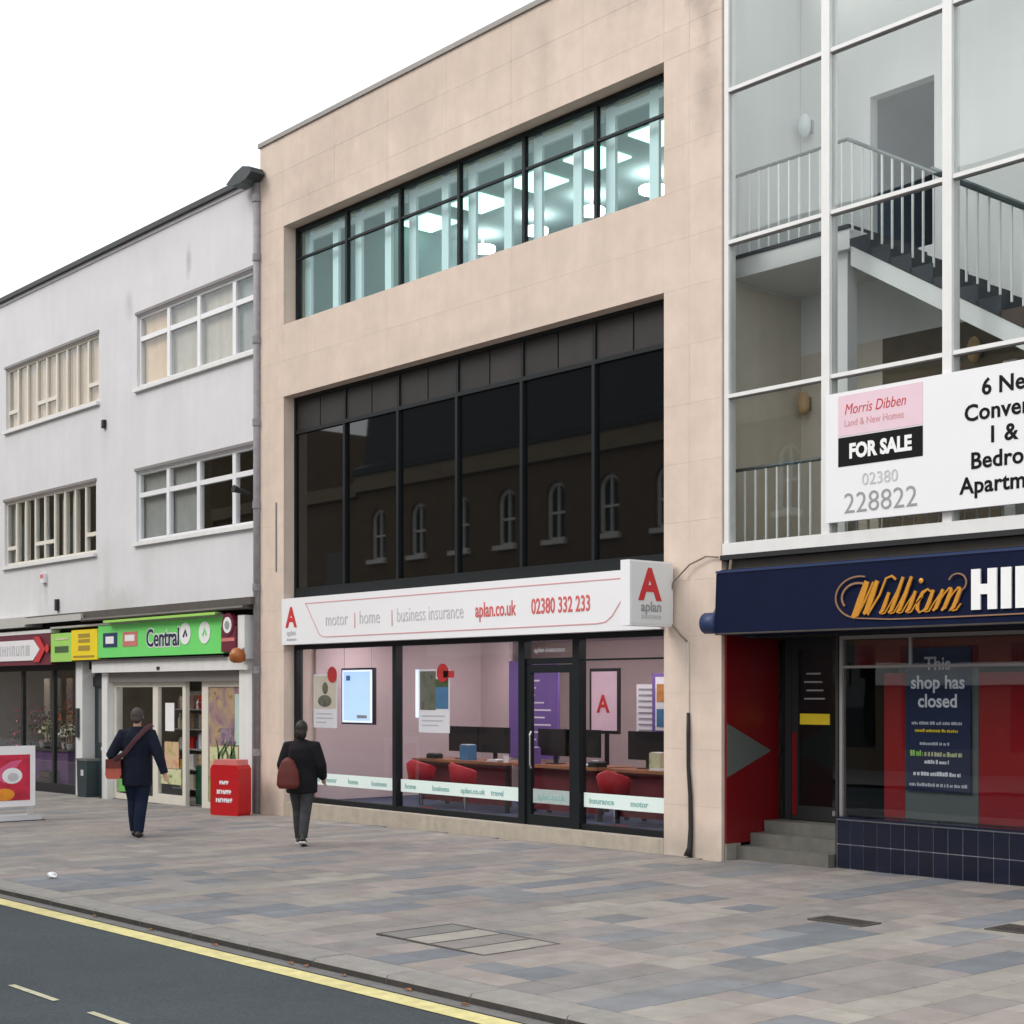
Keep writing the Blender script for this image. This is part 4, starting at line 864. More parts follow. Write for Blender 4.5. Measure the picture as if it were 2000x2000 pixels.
bx('stair_ceiling', 'stair_wall', GB, 9.9, 17.35, GY + .12, .45, 11.2, 11.35); bx('stair_ceiling', 'stair_wall', GB, 9.9, 17.35, 1.6, 4.5, 11.2, 11.35)
RL = bx('added_rooflight', 'white_paint', GB, 9.9, 17.35, .451, .52, 11.2, 11.42); bx('pane', 'glass_stair', RL, 9.9, 17.35, .52, 1.599, 11.36, 11.366)  # unseen glazed roof opening, added to let more daylight into the stairwell
for k in range(7): bx('glazing_bar', 'white_paint', RL, 9.9 + k * 1.23, 9.96 + k * 1.23, .521, 1.599, 11.30, 11.355)
co = MB(); co.box(10.7, 11.1, BWY + .16, 4.4, 7.2, 9.4); co.box(12.1, 12.4, BWY + .16, 4.4, 7.2, 9.4); co.box(11.1, 12.1, 4.3, 4.4, 7.2, 9.4); co.box(11.1, 12.1, BWY + .16, 4.3, 9.24, 9.4); co.build('corridor', 'corridor', GB)
bx('first_floor', 'stair_brown', GB, 9.9, 17.2, GY + .13, 4.4, 3.45, 3.62)
# landing + flight
LZ = 7.24
lnd = bx('landing', 'stair_wall', GB, 10.065, 11.80, .45, BWY - .005, 6.98, LZ - .03); bx('landing_nosing', 'stair_tread', lnd, 10.065, 11.80, .43, BWY - .005, LZ - .028, LZ + .012)
fl = MB(); run, rise = .27, .167
xa, za = 11.802, LZ
L = 14; xe_ = xa + run * L; ze_ = za - rise * L
stepped = [(xa, za - .45)]
stepped += [(xe_, ze_ - .45)]
stepped += [(xe_, ze_ - rise - .06), (xa, za - rise - .06)]
fl.prism(stepped, 'y', .47, 1.55)
FL = fl.build('stair_stringer', 'stair_wall', GB)
for k in range(L):
    a = xa + k * run; z = za - (k + 1) * rise
    MB().prism([(a - .015, z + .012), (a + run, z + .012), (a + run, z - .05 - rise), (a, z - .05), (a - .015, z - .035)], 'y', .452, 1.56).build('tread', 'stair_tread' if k < 7 else 'tread_brown', FL)
bx('half_landing', 'stair_wall', GB, xe_ + .03, 17.19, .45, BWY - .005, ze_ - .25, ze_ - .0)
# handrails and balusters
def railing(pts, h, step, parent, name='handrail'):
    for (p, q) in zip(pts[:-1], pts[1:]):
        p, q = Vector(p), Vector(q); up_ = Vector((0, 0, h))
        o = MB().tube([p + up_, q + up_], .022, 8).build(name, 'rail_dark', parent)
        n = max(1, int((q - p).length / step))
        for k in range(n):
            c = p + (q - p) * ((k + .5) / n); MB().tube([c - Vector((0, 0, .03)), c + Vector((0, 0, h - .02))], .015, 6).build('baluster', 'baluster', o)
railing([(10.10, .47, LZ), (11.76, .47, LZ)], .98, .145, GB); railing([(11.76, .47, LZ), (xe_, .47, ze_ + .05)], .98, .15, GB)
MB().tube([(12.9, .40, LZ - rise / run * 1.1 + 1.02), (xe_, .40, ze_ + 1.05)], .02, 8).build('handrail', 'rail_dark', GB)
railing([(10.12, .35, 3.62), (11.9, .35, 3.62)], 1.02, .15, GB); railing([(11.9, .35, 3.62), (15.5, .35, 3.62)], 1.02, .15, GB)
bx('column', 'stair_wall', GB, 11.55, 11.72, .52, .70, 3.62, 6.978)
bx('column', 'stair_wall', GB, 13.2, 13.36, 1.3, 1.46, 3.62, 5.6)
for (x, z, mm, lb) in [(10.22, 9.1, 'wall_lamp_white', 'white wall lamp above the upper landing'), (10.2, 5.62, 'wall_lamp', 'amber wall lamp beside the sale board, left of two'), (12.62, 5.88, 'wall_lamp', 'amber wall lamp above the sale board under the stair flight')]:
    o = empty('wall_lamp', (x, BWY - .08, z - .2), lb, 'wall lamp', 'wall lamps in the stair tower'); b = MB(); b.ball((x, BWY - .12, z), (.085, .07, .15)); b.build('shade', mm, o, smooth=True); bx('back_plate', 'chrome', o, x - .05, x + .05, BWY - .03, BWY - .001, z - .08, z + .08)
# sale board
sb = empty('sale_board', (13.3, -.05, 3.84), 'large white for sale board fixed to the stair tower glazing', 'sign')
BYF = -.06
bx('board', 'sign_white', sb, 11.86, 14.95, BYF, -.005, 3.845, 5.25)
bx('pink_panel', 'pink_print', sb, 12.03, 13.10, BYF - .004, BYF - .0005, 4.77, 5.21); bx('black_panel', 'black_print', sb, 12.03, 13.10, BYF - .004, BYF - .0005, 4.44, 4.755)
text('Morris Dibben', 'red_print', sb, 12.11, BYF - .006, 5.00, .165, .80, -.001, shear=.25, depth=.001); text('Land & New Homes', 'rose_line', sb, 12.11, BYF - .006, 4.87, .11, .84, 0, depth=.001)
text('FOR SALE', 'white_print', sb, 12.57, BYF - .006, 4.525, .215, .86, .010, align='CENTER', depth=.001)
text('02380', 'grey_light', sb, 12.57, BYF - .003, 4.215, .185, 1, 0, align='CENTER', depth=.002); text('228822', 'grey_print', sb, 12.57, BYF - .003, 3.93, .315, 1, -.002, align='CENTER', depth=.002)
for k, tx in enumerate(['6 New', 'Converted', '1 & 2', 'Bedroom', 'Apartments']): text(tx, 'black_print', sb, 14.11, BYF - .003, 4.97 - k * .243, .232, 1.0, .005, align='CENTER', depth=.002, spacing=1.03)

# soffit band, awning
bx('soffit_band', 'soffit_brown', GB, X0, X1, GY + .02, .5, 3.32, 3.598); bx('band_lip', 'int_black', GB, X0, X1, GY - .1, GY + .018, 3.54, 3.597)
aw = empty('awning', (13, -.2, 2.66), 'navy awning box with gold and white betting shop lettering', 'awning')
AX0 = 10.5; AY = -.35
b = MB(); b.prism([(AY, 2.67), (AY + .05, 2.65), (.3, 2.65), (.3, 3.46), (AY + .10, 3.40), (AY + .03, 3.35)], 'x', AX0, X1); b.build('fabric', 'navy_fabric', aw)
bx('light_piping', 'navy_light', aw, AX0, X1, AY + .018, AY + .03, 3.36, 3.385)
MB().tube([(AX0, AY + .02, 2.665), (X1, AY + .02, 2.665)], .018, 8).build('front_bar', 'soffit_brown', aw)
b = MB(); b.tube([(AX0 - .23, AY + .08, 2.79), (AX0 - .2, AY + .08, 2.79), (AX0 - .02, AY + .08, 2.79), (AX0 - .001, AY + .08, 2.79)], [.07, .125, .125, .10], 14); b.build('roller_end', 'navy_light', aw, smooth=True)
b = MB(); b.tube([(AX0 - .1, AY + .1, 2.9), (AX0 - .06, AY + .3, 3.2), (AX0 - .03, -.02, 3.55)], .018, 6); b.build('awning_arm', 'cable_tan', aw)
T = AY - .001
HX = 13.86; zl, zh = 2.80, 3.20
b = MB()
def letterH(x, wd): b.box(x, x + .1, T - .02, T, zl, zh); b.box(x + wd - .1, x + wd, T - .02, T, zl, zh); b.box(x + .1, x + wd - .1, T - .02, T, (zl + zh) / 2 - .05, (zl + zh) / 2 + .05)
letterH(HX, .28); b.box(HX + .325, HX + .435, T - .02, T, zl, zh)
for q in (.48, .74): b.box(HX + q, HX + q + .105, T - .02, T, zl, zh); b.box(HX + q + .105, HX + q + .22, T - .02, T, zl, zl + .09)
b.build('white_lettering', 'white_print', aw)
# gold script: slanted strokes joined by hairlines
b = MB(); ya, yb = T - .018, T
def stroke(x, z0, z1, wd=.042, sl=.42): b.ribbon([(x - .02 + sl * 0, z0 + .02), (x + sl * .04, z0 + .05), (x + sl * (z1 - z0) * .5, (z0 + z1) / 2), (x + sl * (z1 - z0), z1)], [wd * .5, wd, wd * 1.1, wd * .8], ya, yb)
def hair(pts, wd=.012): b.ribbon(pts, wd, ya + .003, yb)
zb_, zx, za_ = 2.79, 3.02, 3.17
stroke(12.46, zb_ - .03, 3.15, .075); stroke(12.60, zb_, 3.15, .06); hair([(12.50, zb_), (12.60, 2.95), (12.70, 3.14)], .02); hair([(12.63, zb_ + .01), (12.78, 3.0), (12.86, 3.17), (12.93, 3.19), (12.98, 3.15)], .022)
SLN = .42
xs_ = [(12.80, zx), (12.91, za_), (13.01, za_), (13.12, zx), (13.33, zx), (13.44, zx), (13.54, zx), (13.64, zx)]
for (x, zt) in xs_: stroke(x, zb_, zt, .04)
up_ = lambda x, z: (x + SLN * (z - zb_), z)
for x, x2, zt in [(12.80, 12.91, 3.10), (12.91, 13.01, 3.10), (13.01, 13.12, zx), (13.12, 13.23, zx - .06), (13.33, 13.44, zx)]: hair([(x, zb_ + .012), (x + .045, zb_ + .02), up_(x + .06, zb_ + .10), up_(x2, zt)], .013)
hair([up_(13.33, zx - .03), (13.36, zx + .012), (13.30, zx - .02), (13.245, zb_ + .12), (13.235, zb_ + .05), (13.26, zb_ + .01), (13.31, zb_ + .03), up_(13.33, zb_ + .10)], [.014, .02, .035, .042, .04, .02, .013, .012])
for x, x2 in [(13.44, 13.54), (13.54, 13.64)]: hair([up_(x, zb_ + .08), up_(x + .035, zx - .04), up_(x + .07, zx + .012), up_(x2, zx)], [.012, .014, .02, .03])
hair([(13.64, zb_ + .012), (13.69, zb_ + .02), (13.74, zb_ + .08)], .014)
b.ball((13.28, T - .01, 3.12), (.028, .012, .028)); b.ball((12.92, T - .01, 3.12), (.02, .01, .02)) if False else None
b.build('gold_lettering', 'gold', aw)
b = MB()
def arc(cx, cz, rx, rz_, a0, a1, n=18): return [(cx + rx * math.cos(R(a0 + (a1 - a0) * k / n)), cz + rz_ * math.sin(R(a0 + (a1 - a0) * k / n))) for k in range(n + 1)]
b.ribbon(arc(12.52, 2.99, .30, .22, 75, 262), .016, ya + .004, yb); b.ribbon(arc(12.50, 2.99, .20, .15, 60, 215), .022, ya + .006, yb); b.ribbon([(12.46, 2.772), (12.9, 2.745), (13.5, 2.74), (14.6, 2.745)], .014, ya + .005, yb)
b.ribbon(arc(13.70, 3.08, .10, .09, 160, -60), .014, ya + .004, yb); b.ribbon([(13.75, 3.0), (13.70, 2.88), (13.6, 2.80)], .012, ya + .007, yb)
b.build('swash', 'gold_dim', aw)
# loose cable and conduit on the pier
cb = empty('loose_cable', (9.8, -.03, gz(9.8)), 'thin looped cable, pale conduit and black cable down the stone pier', 'cable')
pts = [(10.28, -.03, 3.58), (10.1, -.05, 3.60), (9.85, -.06, 3.52), (9.6, -.08, 3.32), (9.52, -.08, 3.05), (9.56, -.07, 2.82), (9.70, -.05, 2.67), (9.78, -.03, 2.6)]
MB().tube(pts, .011, 6).build('loop', 'cable_tan', cb, smooth=True)
MB().box(9.765, 9.80, -.022, -.001, 1.72, 2.6).build('conduit', 'conduit', cb)
MB().tube([(9.79, -.02, 1.74), (9.80, -.03, 1.5), (9.795, -.025, 1.1), (9.83, -.028, .75), (9.84, -.03, .35), (9.83, -.035, .12), (9.82, -.06, gz(9.8) + .01)], [.02, .024, .022, .026, .028, .034, .055], 8).build('black_cable', 'cable_black', cb, smooth=True)

# betting shop front
PY = .30
pl = MB().box(11.73, X1, PY + .012, PY + .25, -.1, .575).build('plinth', 'grout', GB)
tw, th = .178, .272
k = 0
while 11.735 + k * tw < 16.6:
    for j in range(2): a = 11.735 + k * tw; bx('tile', 'navy_tile', pl, a + .005, a + tw - .005, PY + rnd.uniform(0, .002), PY + .0115, .02 + j * th + .005, .02 + (j + 1) * th - .005)
    k += 1
bx('plinth_sill', 'navy_tile', pl, 11.70, X1, PY - .02, PY + .26, .576, .60)
wf = MB(); wf.box(11.735, 11.775, PY + .05, PY + .12, .60, 2.62); wf.box(11.775, X1, PY + .05, PY + .12, 2.58, 2.62); wf.box(12.64, 12.675, PY + .06, PY + .078, 2.285, 2.58); wf.box(11.775, X1, PY + .06, PY + .078, 2.255, 2.285)
WF = wf.build('shop_window_frame', 'alu_dark', GB)
bx('pane', 'glass_dark', WF, 11.776, X1 - .1, PY + .08, PY + .086, .601, 2.579)
bx('header', 'int_black', GB, X0 + .02, X1, PY + .02, PY + .9, 2.63, 3.3)
# window display boards
dy = PY + .24
for (nm, mm, a, c, z0, z1, lb) in [('display_board', 'red_panel_bright', 12.20, 12.47, .61, 2.2, 'narrow red display panel left of the closing notice'), ('display_board', 'red_panel_bright', 13.38, 14.9, .61, 2.2, 'wide red display panel right of the closing notice'), ('display_board', 'red_panel', 11.80, 15.5, 2.26, 2.57, 'red header panel along the top of the betting shop window'), ('display_board', 'grey_green', 12.475, 13.375, .61, 2.25, 'grey display panel behind the closing notice')]:
    o = bx(nm, mm, None, a, c, dy, dy + .03, z0, z1, label=lb, cat='panel', group='betting shop window panels'); bx('rear_batten', 'alu_dark', o, (a + c) / 2 - .02, (a + c) / 2 + .02, dy + .031, dy + .06, z0, z1)
np_ = bx('closing_notice', 'navy_print', None, 12.50, 13.30, dy - .03, dy - .012, .92, 2.47, label='navy notice reading This shop has closed in the betting shop window', cat='poster')
cx_ = 12.9; ty = dy - .033
for (tx, z, s_, mm) in [('This', 2.23, .20, 'grey_light'), ('shop has', 2.03, .20, 'white_print'), ('closed', 1.83, .20, 'white_print')]: text(tx, mm, np_, cx_, ty, z, s_, .95, .004, align='CENTER', depth=.001)
def scribble(x0, x1, z, hh, mm):
    b = MB(); x = x0
    while x < x1:
        wd = rnd.uniform(.015, .035); b.box(x, min(x + wd, x1), ty - .001, ty + .001, z, z + hh * rnd.uniform(.6, 1)); x += wd + rnd.choice([.006, .006, .018])
    b.build('print_line', mm, np_)
for (a, c, z, hh, mm) in [(12.58, 13.2, 1.64, .035, 'grey_light'), (12.62, 13.15, 1.56, .035, 'yellow_plate'), (12.68, 13.06, 1.42, .035, 'grey_light'), (12.56, 12.72, 1.30, .065, 'green_lime'), (12.74, 13.2, 1.30, .05, 'film_leaf'), (12.74, 13.04, 1.22, .045, 'white_print'), (12.6, 13.18, 1.09, .05, 'white_print'), (12.55, 13.26, .975, .04, 'grey_light')]: scribble(a, c, z, hh, mm)
ib = MB(); ib.box(11.5, 17, 2.6, 2.7, .3, 3.2); ib.box(11.5, 17, PY + .5, 2.6, .35, .40); ib.box(11.5, 17, PY + .9, 2.6, 3.1, 3.2); ib.box(16.9, 17, PY + .3, 2.6, .3, 3.2); ib.build('interior_wall', 'int_black', GB)
bx('return_wall', 'int_black', GB, 11.68, 11.72, PY + .05, 1.5, -.1, 3.3)
# entrance recess
rw = bx('recess_wall', 'red_panel', GB, X0 + .003, X0 + .03, .045, 1.0, .20, 3.3); bx('recess_base', 'concrete', GB, X0 + .003, X0 + .028, .045, .3, -.1, .199)
b = MB(); b.prism([(.05, 1.62), (.86, 1.28), (.05, .98)], 'x', X0 + .0305, X0 + .034); b.build('arrow_panel', 'grey_green', rw)
stp = MB(); stp.box(X0 + .032, 11.68, .22, 1.6, -.1, .165); stp.box(X0 + .035, 11.678, .47, 1.6, .165, .305); stp.box(X0 + .04, 11.676, .72, 1.6, .305, .44); stp.build('entrance_steps', 'step_stone', GB)
ed = MB(); ed.box(10.42, 10.52, 1.02, 1.1, .44, 3.2); ed.box(11.56, 11.67, 1.02, 1.1, .44, 3.2); ed.box(10.52, 11.56, 1.02, 1.1, 2.5, 3.2); ed.box(10.52, 10.62, 1.03, 1.09, .45, 2.5); ed.box(10.62, 11.56, 1.03, 1.09, .45, .62)
ED = ed.build('entrance_door', 'int_black', GB); bx('pane', 'glass_dark', ED, 10.62, 11.56, 1.055, 1.061, .62, 2.5); bx('yellow_plate', 'yellow_plate', ED, 10.64, 11.08, 1.035, 1.05, 1.60, 1.73); bx('red_edge', 'red_panel', ED, 10.535, 10.60, 1.02, 1.028, .5, 1.5)
text('CLOSED', 'ochre_print', ED, 10.70, 1.033, 1.635, .08, 1, .001, depth=.001) if False else None
for k in range(4): bx('print_line', 'grey_print', ED, 10.7 + .03 * (k % 2), 11.0 - .02 * k, 1.045, 1.052, 1.9 + k * .1, 1.92 + k * .1)
bx('recess_back', 'int_black', GB, X0 + .003, 11.72, 2.3, 2.35, 0, 3.3); bx('recess_side', 'int_black', GB, X0 + .003, X0 + .03, 1.1, 2.3, 0, 3.3)
rl = bx('door_stop', 'chrome', None, 11.70, 11.735, PY - .03, PY + .0, .60, .66, label='tiny bright fitting on the corner of the blue plinth', cat='fitting')
# solid sides/roof of the shop
bx('party_wall', 'soffit_brown', GB, X1, X1 + .15, .3, 4.5, -.1, 3.44); bx('rear_wall', 'soffit_brown', GB, 9.96, X1, 4.5, 4.7, -.1, 11.3)

# ------------------------------------------------------------------ opposite side of the street (shows in the dark glazing)
OB = empty('opposite_building', (-9, -22, 0), 'old brown building with arched windows across the street', 'building')
oy = -19.
ws_ = [-23.55 + k * 2.44 for k in range(12)]
def arch(x, z0, z1, wd, n=8):
    r_ = wd / 2; return [(x - r_, z0), (x + r_, z0)] + [(x + r_ * math.cos(math.pi * k / n), z1 - r_ + r_ * math.sin(math.pi * k / n)) for k in range(n + 1)]
holes = [(x - .46, x + .46, 6.9, 8.8) for x in ws_]
b = wall_with_holes(-24.8, 6.5, -.3, 10.1, oy - .3, oy, holes); b.build('wall', 'brick_brown', OB)
b = MB(); b.box(-24.8, 6.5, oy - 10, oy - .31, 6.5, 10.1); 
bb = MB(); bb.box(-24.8, 6.5, oy - 9, oy - .6, -.3, 10.09); bb.build('rear_block', 'room_dark', OB)
b = MB(); b.prism([(oy + .25, 10.101), (oy + .25, 10.35), (oy - .3, 10.6), (oy - .8, 15.2), (oy - 9, 15.2), (oy - 9, 10.101)], 'x', -24.9, 6.6); b.build('roof', 'slate', OB)
bx('cornice', 'cornice', OB, -24.85, 6.55, oy + .001, oy + .18, 9.5, 10.1); bx('string_course', 'cornice', OB, -24.85, 6.55, oy + .001, oy + .1, 4.6, 4.9)
for x in ws_:
    f_ = MB(); f_.ribbon(arch(x, 6.93, 8.76, .84) + [(x - .42, 6.93)], .15, oy - .2, oy - .12); f_.box(x - .03, x + .03, oy - .2, oy - .13, 6.95, 8.7); f_.box(x - .38, x - .03, oy - .2, oy - .13, 7.75, 7.82); f_.box(x + .03, x + .38, oy - .2, oy - .13, 7.75, 7.82); F_ = f_.build('window', 'opp_white', OB)
    bx('sill', 'opp_white', F_, x - .55, x + .55, oy + .001, oy + .16, 6.74, 6.895); bx('pane', 'glass_house', F_, x - .45, x + .45, oy - .26, oy - .25, 6.9, 8.79)
    s_ = MB(); q = arch(x, 6.9, 8.8, .92, 8)[2:]
    for k in range(4): s_.prism([q[k], q[k + 1], (x + .46, 8.81)], 'y', oy - .29, oy - .002); 
    for k in range(4, 8): s_.prism([q[k], q[k + 1], (x - .46, 8.81)], 'y', oy - .288, oy - .002)
    s_.build('arch_spandrel', 'brick_brown', F_)
for k, x in enumerate((-20.5, -14.2, -7.9, -1.6)): bx('shop_fascia', ['opp_white', 'cornice', 'cornice', 'opp_white'][k], OB, x, x + 5.4, oy + .021, oy + .1, 3.25 if k < 2 else 2.15, 3.9 if k < 2 else 2.75)
ex = MB()
for k in range(9): x = -22.5 + k * 3.1; ex.box(x, x + 2.2, oy + .001, oy + .02, .5, 3.2)
ex.build('shop_glazing', 'black_glass', OB)
O3 = bx('opposite_block', 'brick_brown', None, -130, -36.0, oy - 9, oy - .2, -.9, 14.0, label='tall dark block far along the opposite side of the street', cat='building')
for k in range(26):
    for z in (5.5, 9.): bx('window', 'black_glass', O3, -123 + k * 3.3, -121.6 + k * 3.3, oy - .199, oy - .18, z, z + 1.9)
O2 = bx('opposite_house', 'brick_brown', None, -35.9, -25.2, oy - 9, oy - .3, -.6, 9.7, label='lower pale building beside the arched windows building across the street', cat='building')
bx('parapet', 'cornice', O2, -35.95, -25.15, oy - .299, oy - .1, 9.4, 9.9)
for k in range(1): x = -27.4; bx('window', 'black_glass', O2, x, x + 1.4, oy - .299, oy - .28, 5.5, 7.4)

# ------------------------------------------------------------------ people
def remeshed(name, mb, m, parent, voxel=.012, smooth_it=4, mats=None):
    me = bpy.data.meshes.new('tmp'); me.from_pydata(mb.v, [], mb.f); ob = bpy.data.objects.new('tmp', me); COL.objects.link(ob)
    md = ob.modifiers.new('r', 'REMESH'); md.mode = 'VOXEL'; md.voxel_size = voxel; s_ = ob.modifiers.new('s', 'SMOOTH'); s_.factor = .5; s_.iterations = smooth_it
    me2 = bpy.data.meshes.new_from_object(ob.evaluated_get(bpy.context.evaluated_depsgraph_get())); bpy.data.objects.remove(ob); bpy.data.meshes.remove(me)
    me2.materials.clear(); me2.materials.append(MATS[m]); me2.name = name
    me2.polygons.foreach_set('use_smooth', [True] * len(me2.polygons))
    return link(name, me2, Vector((0, 0, 0)), parent, True)
def hand(b, p, d, side, s=1.):
    """palm and five curled fingers hanging from wrist p along d"""
    p = Vector(p); d = Vector(d).normalized(); fwd = Vector((0, 1, 0)); fwd = (fwd - d * fwd.dot(d)).normalized(); inn = d.cross(fwd) * side
    b.tube([p - d * .02, p + d * .03, p + d * .09 * s], [(.028 * s, .02 * s), (.036 * s, .017 * s), (.036 * s, .014 * s)], 8)
    for k in range(4):
        o_ = p + d * .085 * s + fwd * (-.03 + .02 * k) * s; l = [.055, .07, .075, .068][k] * s
        b.tube([o_, o_ + d * l * .5 + inn * .008, o_ + d * l * .9 + inn * .03 * s], [.0095 * s, .009 * s, .007 * s], 6)
    o_ = p + d * .03 * s + fwd * .03 * s; b.tube([o_, o_ + d * .03 * s + fwd * .025 * s, o_ + d * .065 * s + fwd * .03 * s + inn * .01], [.012 * s, .0105 * s, .008 * s], 6)
def head(b, c, s=1., yaw=0):
    x, y, z = c
    b.ball((x, y - .005, z + .03 * s), (.075 * s, .095 * s, .10 * s), 16, 12); b.ball((x, y + .025 * s, z - .045 * s), (.055 * s, .065 * s, .065 * s), 12, 8)
    b.tube([(x, y + .085 * s, z + .02 * s), (x, y + .11 * s, z - .015 * s), (x, y + .09 * s, z - .025 * s)], [.008, .016, .012], 6)
    for q in (-1, 1): b.ball((x + q * .078 * s, y - .005, z - .005), (.012, .02, .032), 8, 6); b.ball((x + q * .03 * s, y + .082 * s, z + .015 * s), (.014, .008, .009), 6, 5)
    b.ball((x, y + .085 * s, z - .065 * s), (.025, .008, .008), 8, 5)
def person(name_label, loc, rz, H, spec):
    root = empty('person', loc, name_label, 'person', rz=rz)
    s = H / 1.75; S = lambda p: (p[0] * s, p[1] * s, p[2] * s)
    L_ = lambda pts: [S(p) for p in pts]; rr_ = lambda l: [(a * s, c * s) if isinstance((a, c), tuple) else a for a, c in l]
    b = MB()
    lf_, rf_ = spec['lfoot'], spec['rfoot']
    legs = []
    for sd, ft in ((-1, lf_), (1, rf_)):
        hip = (sd * .095, 0, .92); an = (sd * ft[2], ft[0], ft[1] + .09); kn = (sd * (.085 + ft[2]) / 2, (ft[0] + 0) / 2 + .05, .50 + ft[1] * .45)
        legs.append((hip, kn, an, ft))
        b.tube(L_([hip, ((hip[0] + kn[0]) / 2, (hip[1] + kn[1]) / 2 + .015, (hip[2] + kn[2]) / 2), kn, ((kn[0] + an[0]) / 2, (kn[1] + an[1]) / 2 - .02, (kn[2] + an[2]) / 2), an]), [.085 * s, .075 * s, .055 * s, .052 * s, .036 * s], 10)
        toe = ft[3]; b.tube(L_([(an[0], an[1] - .05, an[2] - .05), (an[0], an[1] + .05, an[2] - .055 - toe * .5), (an[0], an[1] + .15, an[2] - .065 - toe)]), [.035 * s, .036 * s, .025 * s], 8)
    b.tube(L_([(0, 0, .86), (0, 0, .95), (0, 0.01, 1.08), (0, .0, 1.25), (0, -.005, 1.38), (0, -.01, 1.46)]), [(.15 * s, .10 * s), (.165 * s, .11 * s), (.14 * s, .09 * s), (.165 * s, .105 * s), (.18 * s, .095 * s), (.09 * s, .06 * s)], 14)
    b.tube(L_([(0, -.01, 1.42), (0, .0, 1.50), (0, .015, 1.56)]), [.06 * s, .055 * s, .055 * s], 10)
    head(b, S((0, .025, 1.645)), s)
    arms = []
    for sd, (el, wr) in ((-1, spec['larm']), (1, spec['rarm'])):
        sh_ = (sd * .185, -.01, 1.40); el = (sd * el[0], el[1], el[2]); wr = (sd * wr[0], wr[1], wr[2]); arms.append((sh_, el, wr, sd))
        b.tube(L_([(sd * .12, -.01, 1.41), sh_, el, wr]), [.05 * s, .055 * s, .042 * s, .028 * s], 10)
        hand(b, S(wr), Vector(wr) - Vector(el), sd, s)
    remeshed('body', b, 'skin', root, .0085, 3)
    # jacket
    c = MB(); hem = spec['hem']
    pr = [(0, 0, hem), (0, 0, (hem + 1.0) / 2), (0, 0, 1.0), (0, .005, 1.10), (0, -.01, 1.26), (0, -.015, 1.38), (0, -.012, 1.46), (0, -.005, 1.51)]
    f_ = spec['fit']; c.tube(L_(pr), [((.185 + f_) * s, (.135 + f_) * s), ((.19 + f_) * s, (.14 + f_) * s), ((.185 + f_) * s, (.135 + f_) * s), ((.175 + f_) * s, (.13 + f_) * s), ((.195 + f_) * s, (.135 + f_) * s), ((.20 + f_ * .5) * s, (.12 + f_) * s), ((.12 + f_ * .5) * s, .095 * s), (.075 * s, .075 * s)], 18)
    for (sh_, el, wr, sd) in arms:
        w2 = tuple(el[k] + (wr[k] - el[k]) * .96 for k in range(3))
        c.tube(L_([(sd * .10, -.01, 1.40), (sh_[0], sh_[1], sh_[2] + .005), tuple((sh_[k] + el[k]) / 2 for k in range(3)), el, tuple((w2[k] + el[k]) / 2 for k in range(3)), w2]), [(.075 + f_ * .5) * s, (.082 + f_ * .5) * s, (.073 + f_ * .5) * s, (.066 + f_ * .5) * s, (.056 + f_ * .4) * s, (.048 + f_ * .3) * s], 12)
    for k in range(10):   # creases
        a = rnd.uniform(0, 6.28); z = rnd.uniform(hem, 1.35); c.tube(L_([(.17 * math.cos(a), .12 * math.sin(a), z), (.18 * math.cos(a + .25), .13 * math.sin(a + .25), z + .09)]), [.025 * s, .03 * s], 6)
    remeshed('coat', c, spec['coat'], root, .012, 11)
    t_ = MB()
    t_.tube(L_([(0, 0, .84), (0, 0, .92), (0, 0, 1.0)]), [(.165 * s, .12 * s), (.175 * s, .125 * s), (.16 * s, .11 * s)], 14)
    for (hip, kn, an, ft) in legs:
        a2 = (an[0], an[1], an[2] - .02); t_.tube(L_([hip, ((hip[0] + kn[0]) / 2, (hip[1] + kn[1]) / 2 + .01, (hip[2] + kn[2]) / 2), kn, ((kn[0] + an[0]) / 2, (kn[1] + an[1]) / 2 - .02, (kn[2] + an[2]) / 2), a2]), [x * s * spec['tw'] for x in (.105, .098, .078, .072, .06)], 12)
    remeshed('trousers', t_, spec['trousers'], root, .012, 4)
    for (hip, kn, an, ft) in legs:
        toe = ft[3]; q = MB(); q.tube(L_([(an[0], an[1] - .085, an[2] - .055), (an[0], an[1] - .05, an[2] - .045), (an[0], an[1] + .05, an[2] - .05 - toe * .5), (an[0], an[1] + .13, an[2] - .06 - toe), (an[0], an[1] + .19, an[2] - .07 - toe)]), [(.03 * s, .025 * s), (.043 * s, .04 * s), (.047 * s, .042 * s), (.047 * s, .03 * s), (.03 * s, .015 * s)], 10)
        q.tube(L_([(an[0], an[1] - .03, an[2] - .04), (an[0], an[1] - .01, an[2] + .02)]), [.045 * s, .045 * s], 10)
        sh_o = remeshed('shoe', q, 'shoe_black', root, .009, 3)
        if spec.get('sole'):
            so = MB(); so.prism([( (an[0] - .048) * s, (an[1] - .09) * s), ((an[0] + .048) * s, (an[1] - .09) * s), ((an[0] + .055) * s, (an[1] + .08) * s), ((an[0] + .035) * s, (an[1] + .19) * s), ((an[0] - .035) * s, (an[1] + .19) * s), ((an[0] - .055) * s, (an[1] + .08) * s)], 'z', 0, .022)
            so.v = [(x, y, z + (an[2] - .09 - toe * max(0, min(1, (y / s - an[1] + .09) / .25))) * s) for x, y, z in so.v]; so.build('sole', 'shoe_sole', sh_o, local=True)
    h_ = MB(); hz = 1.645
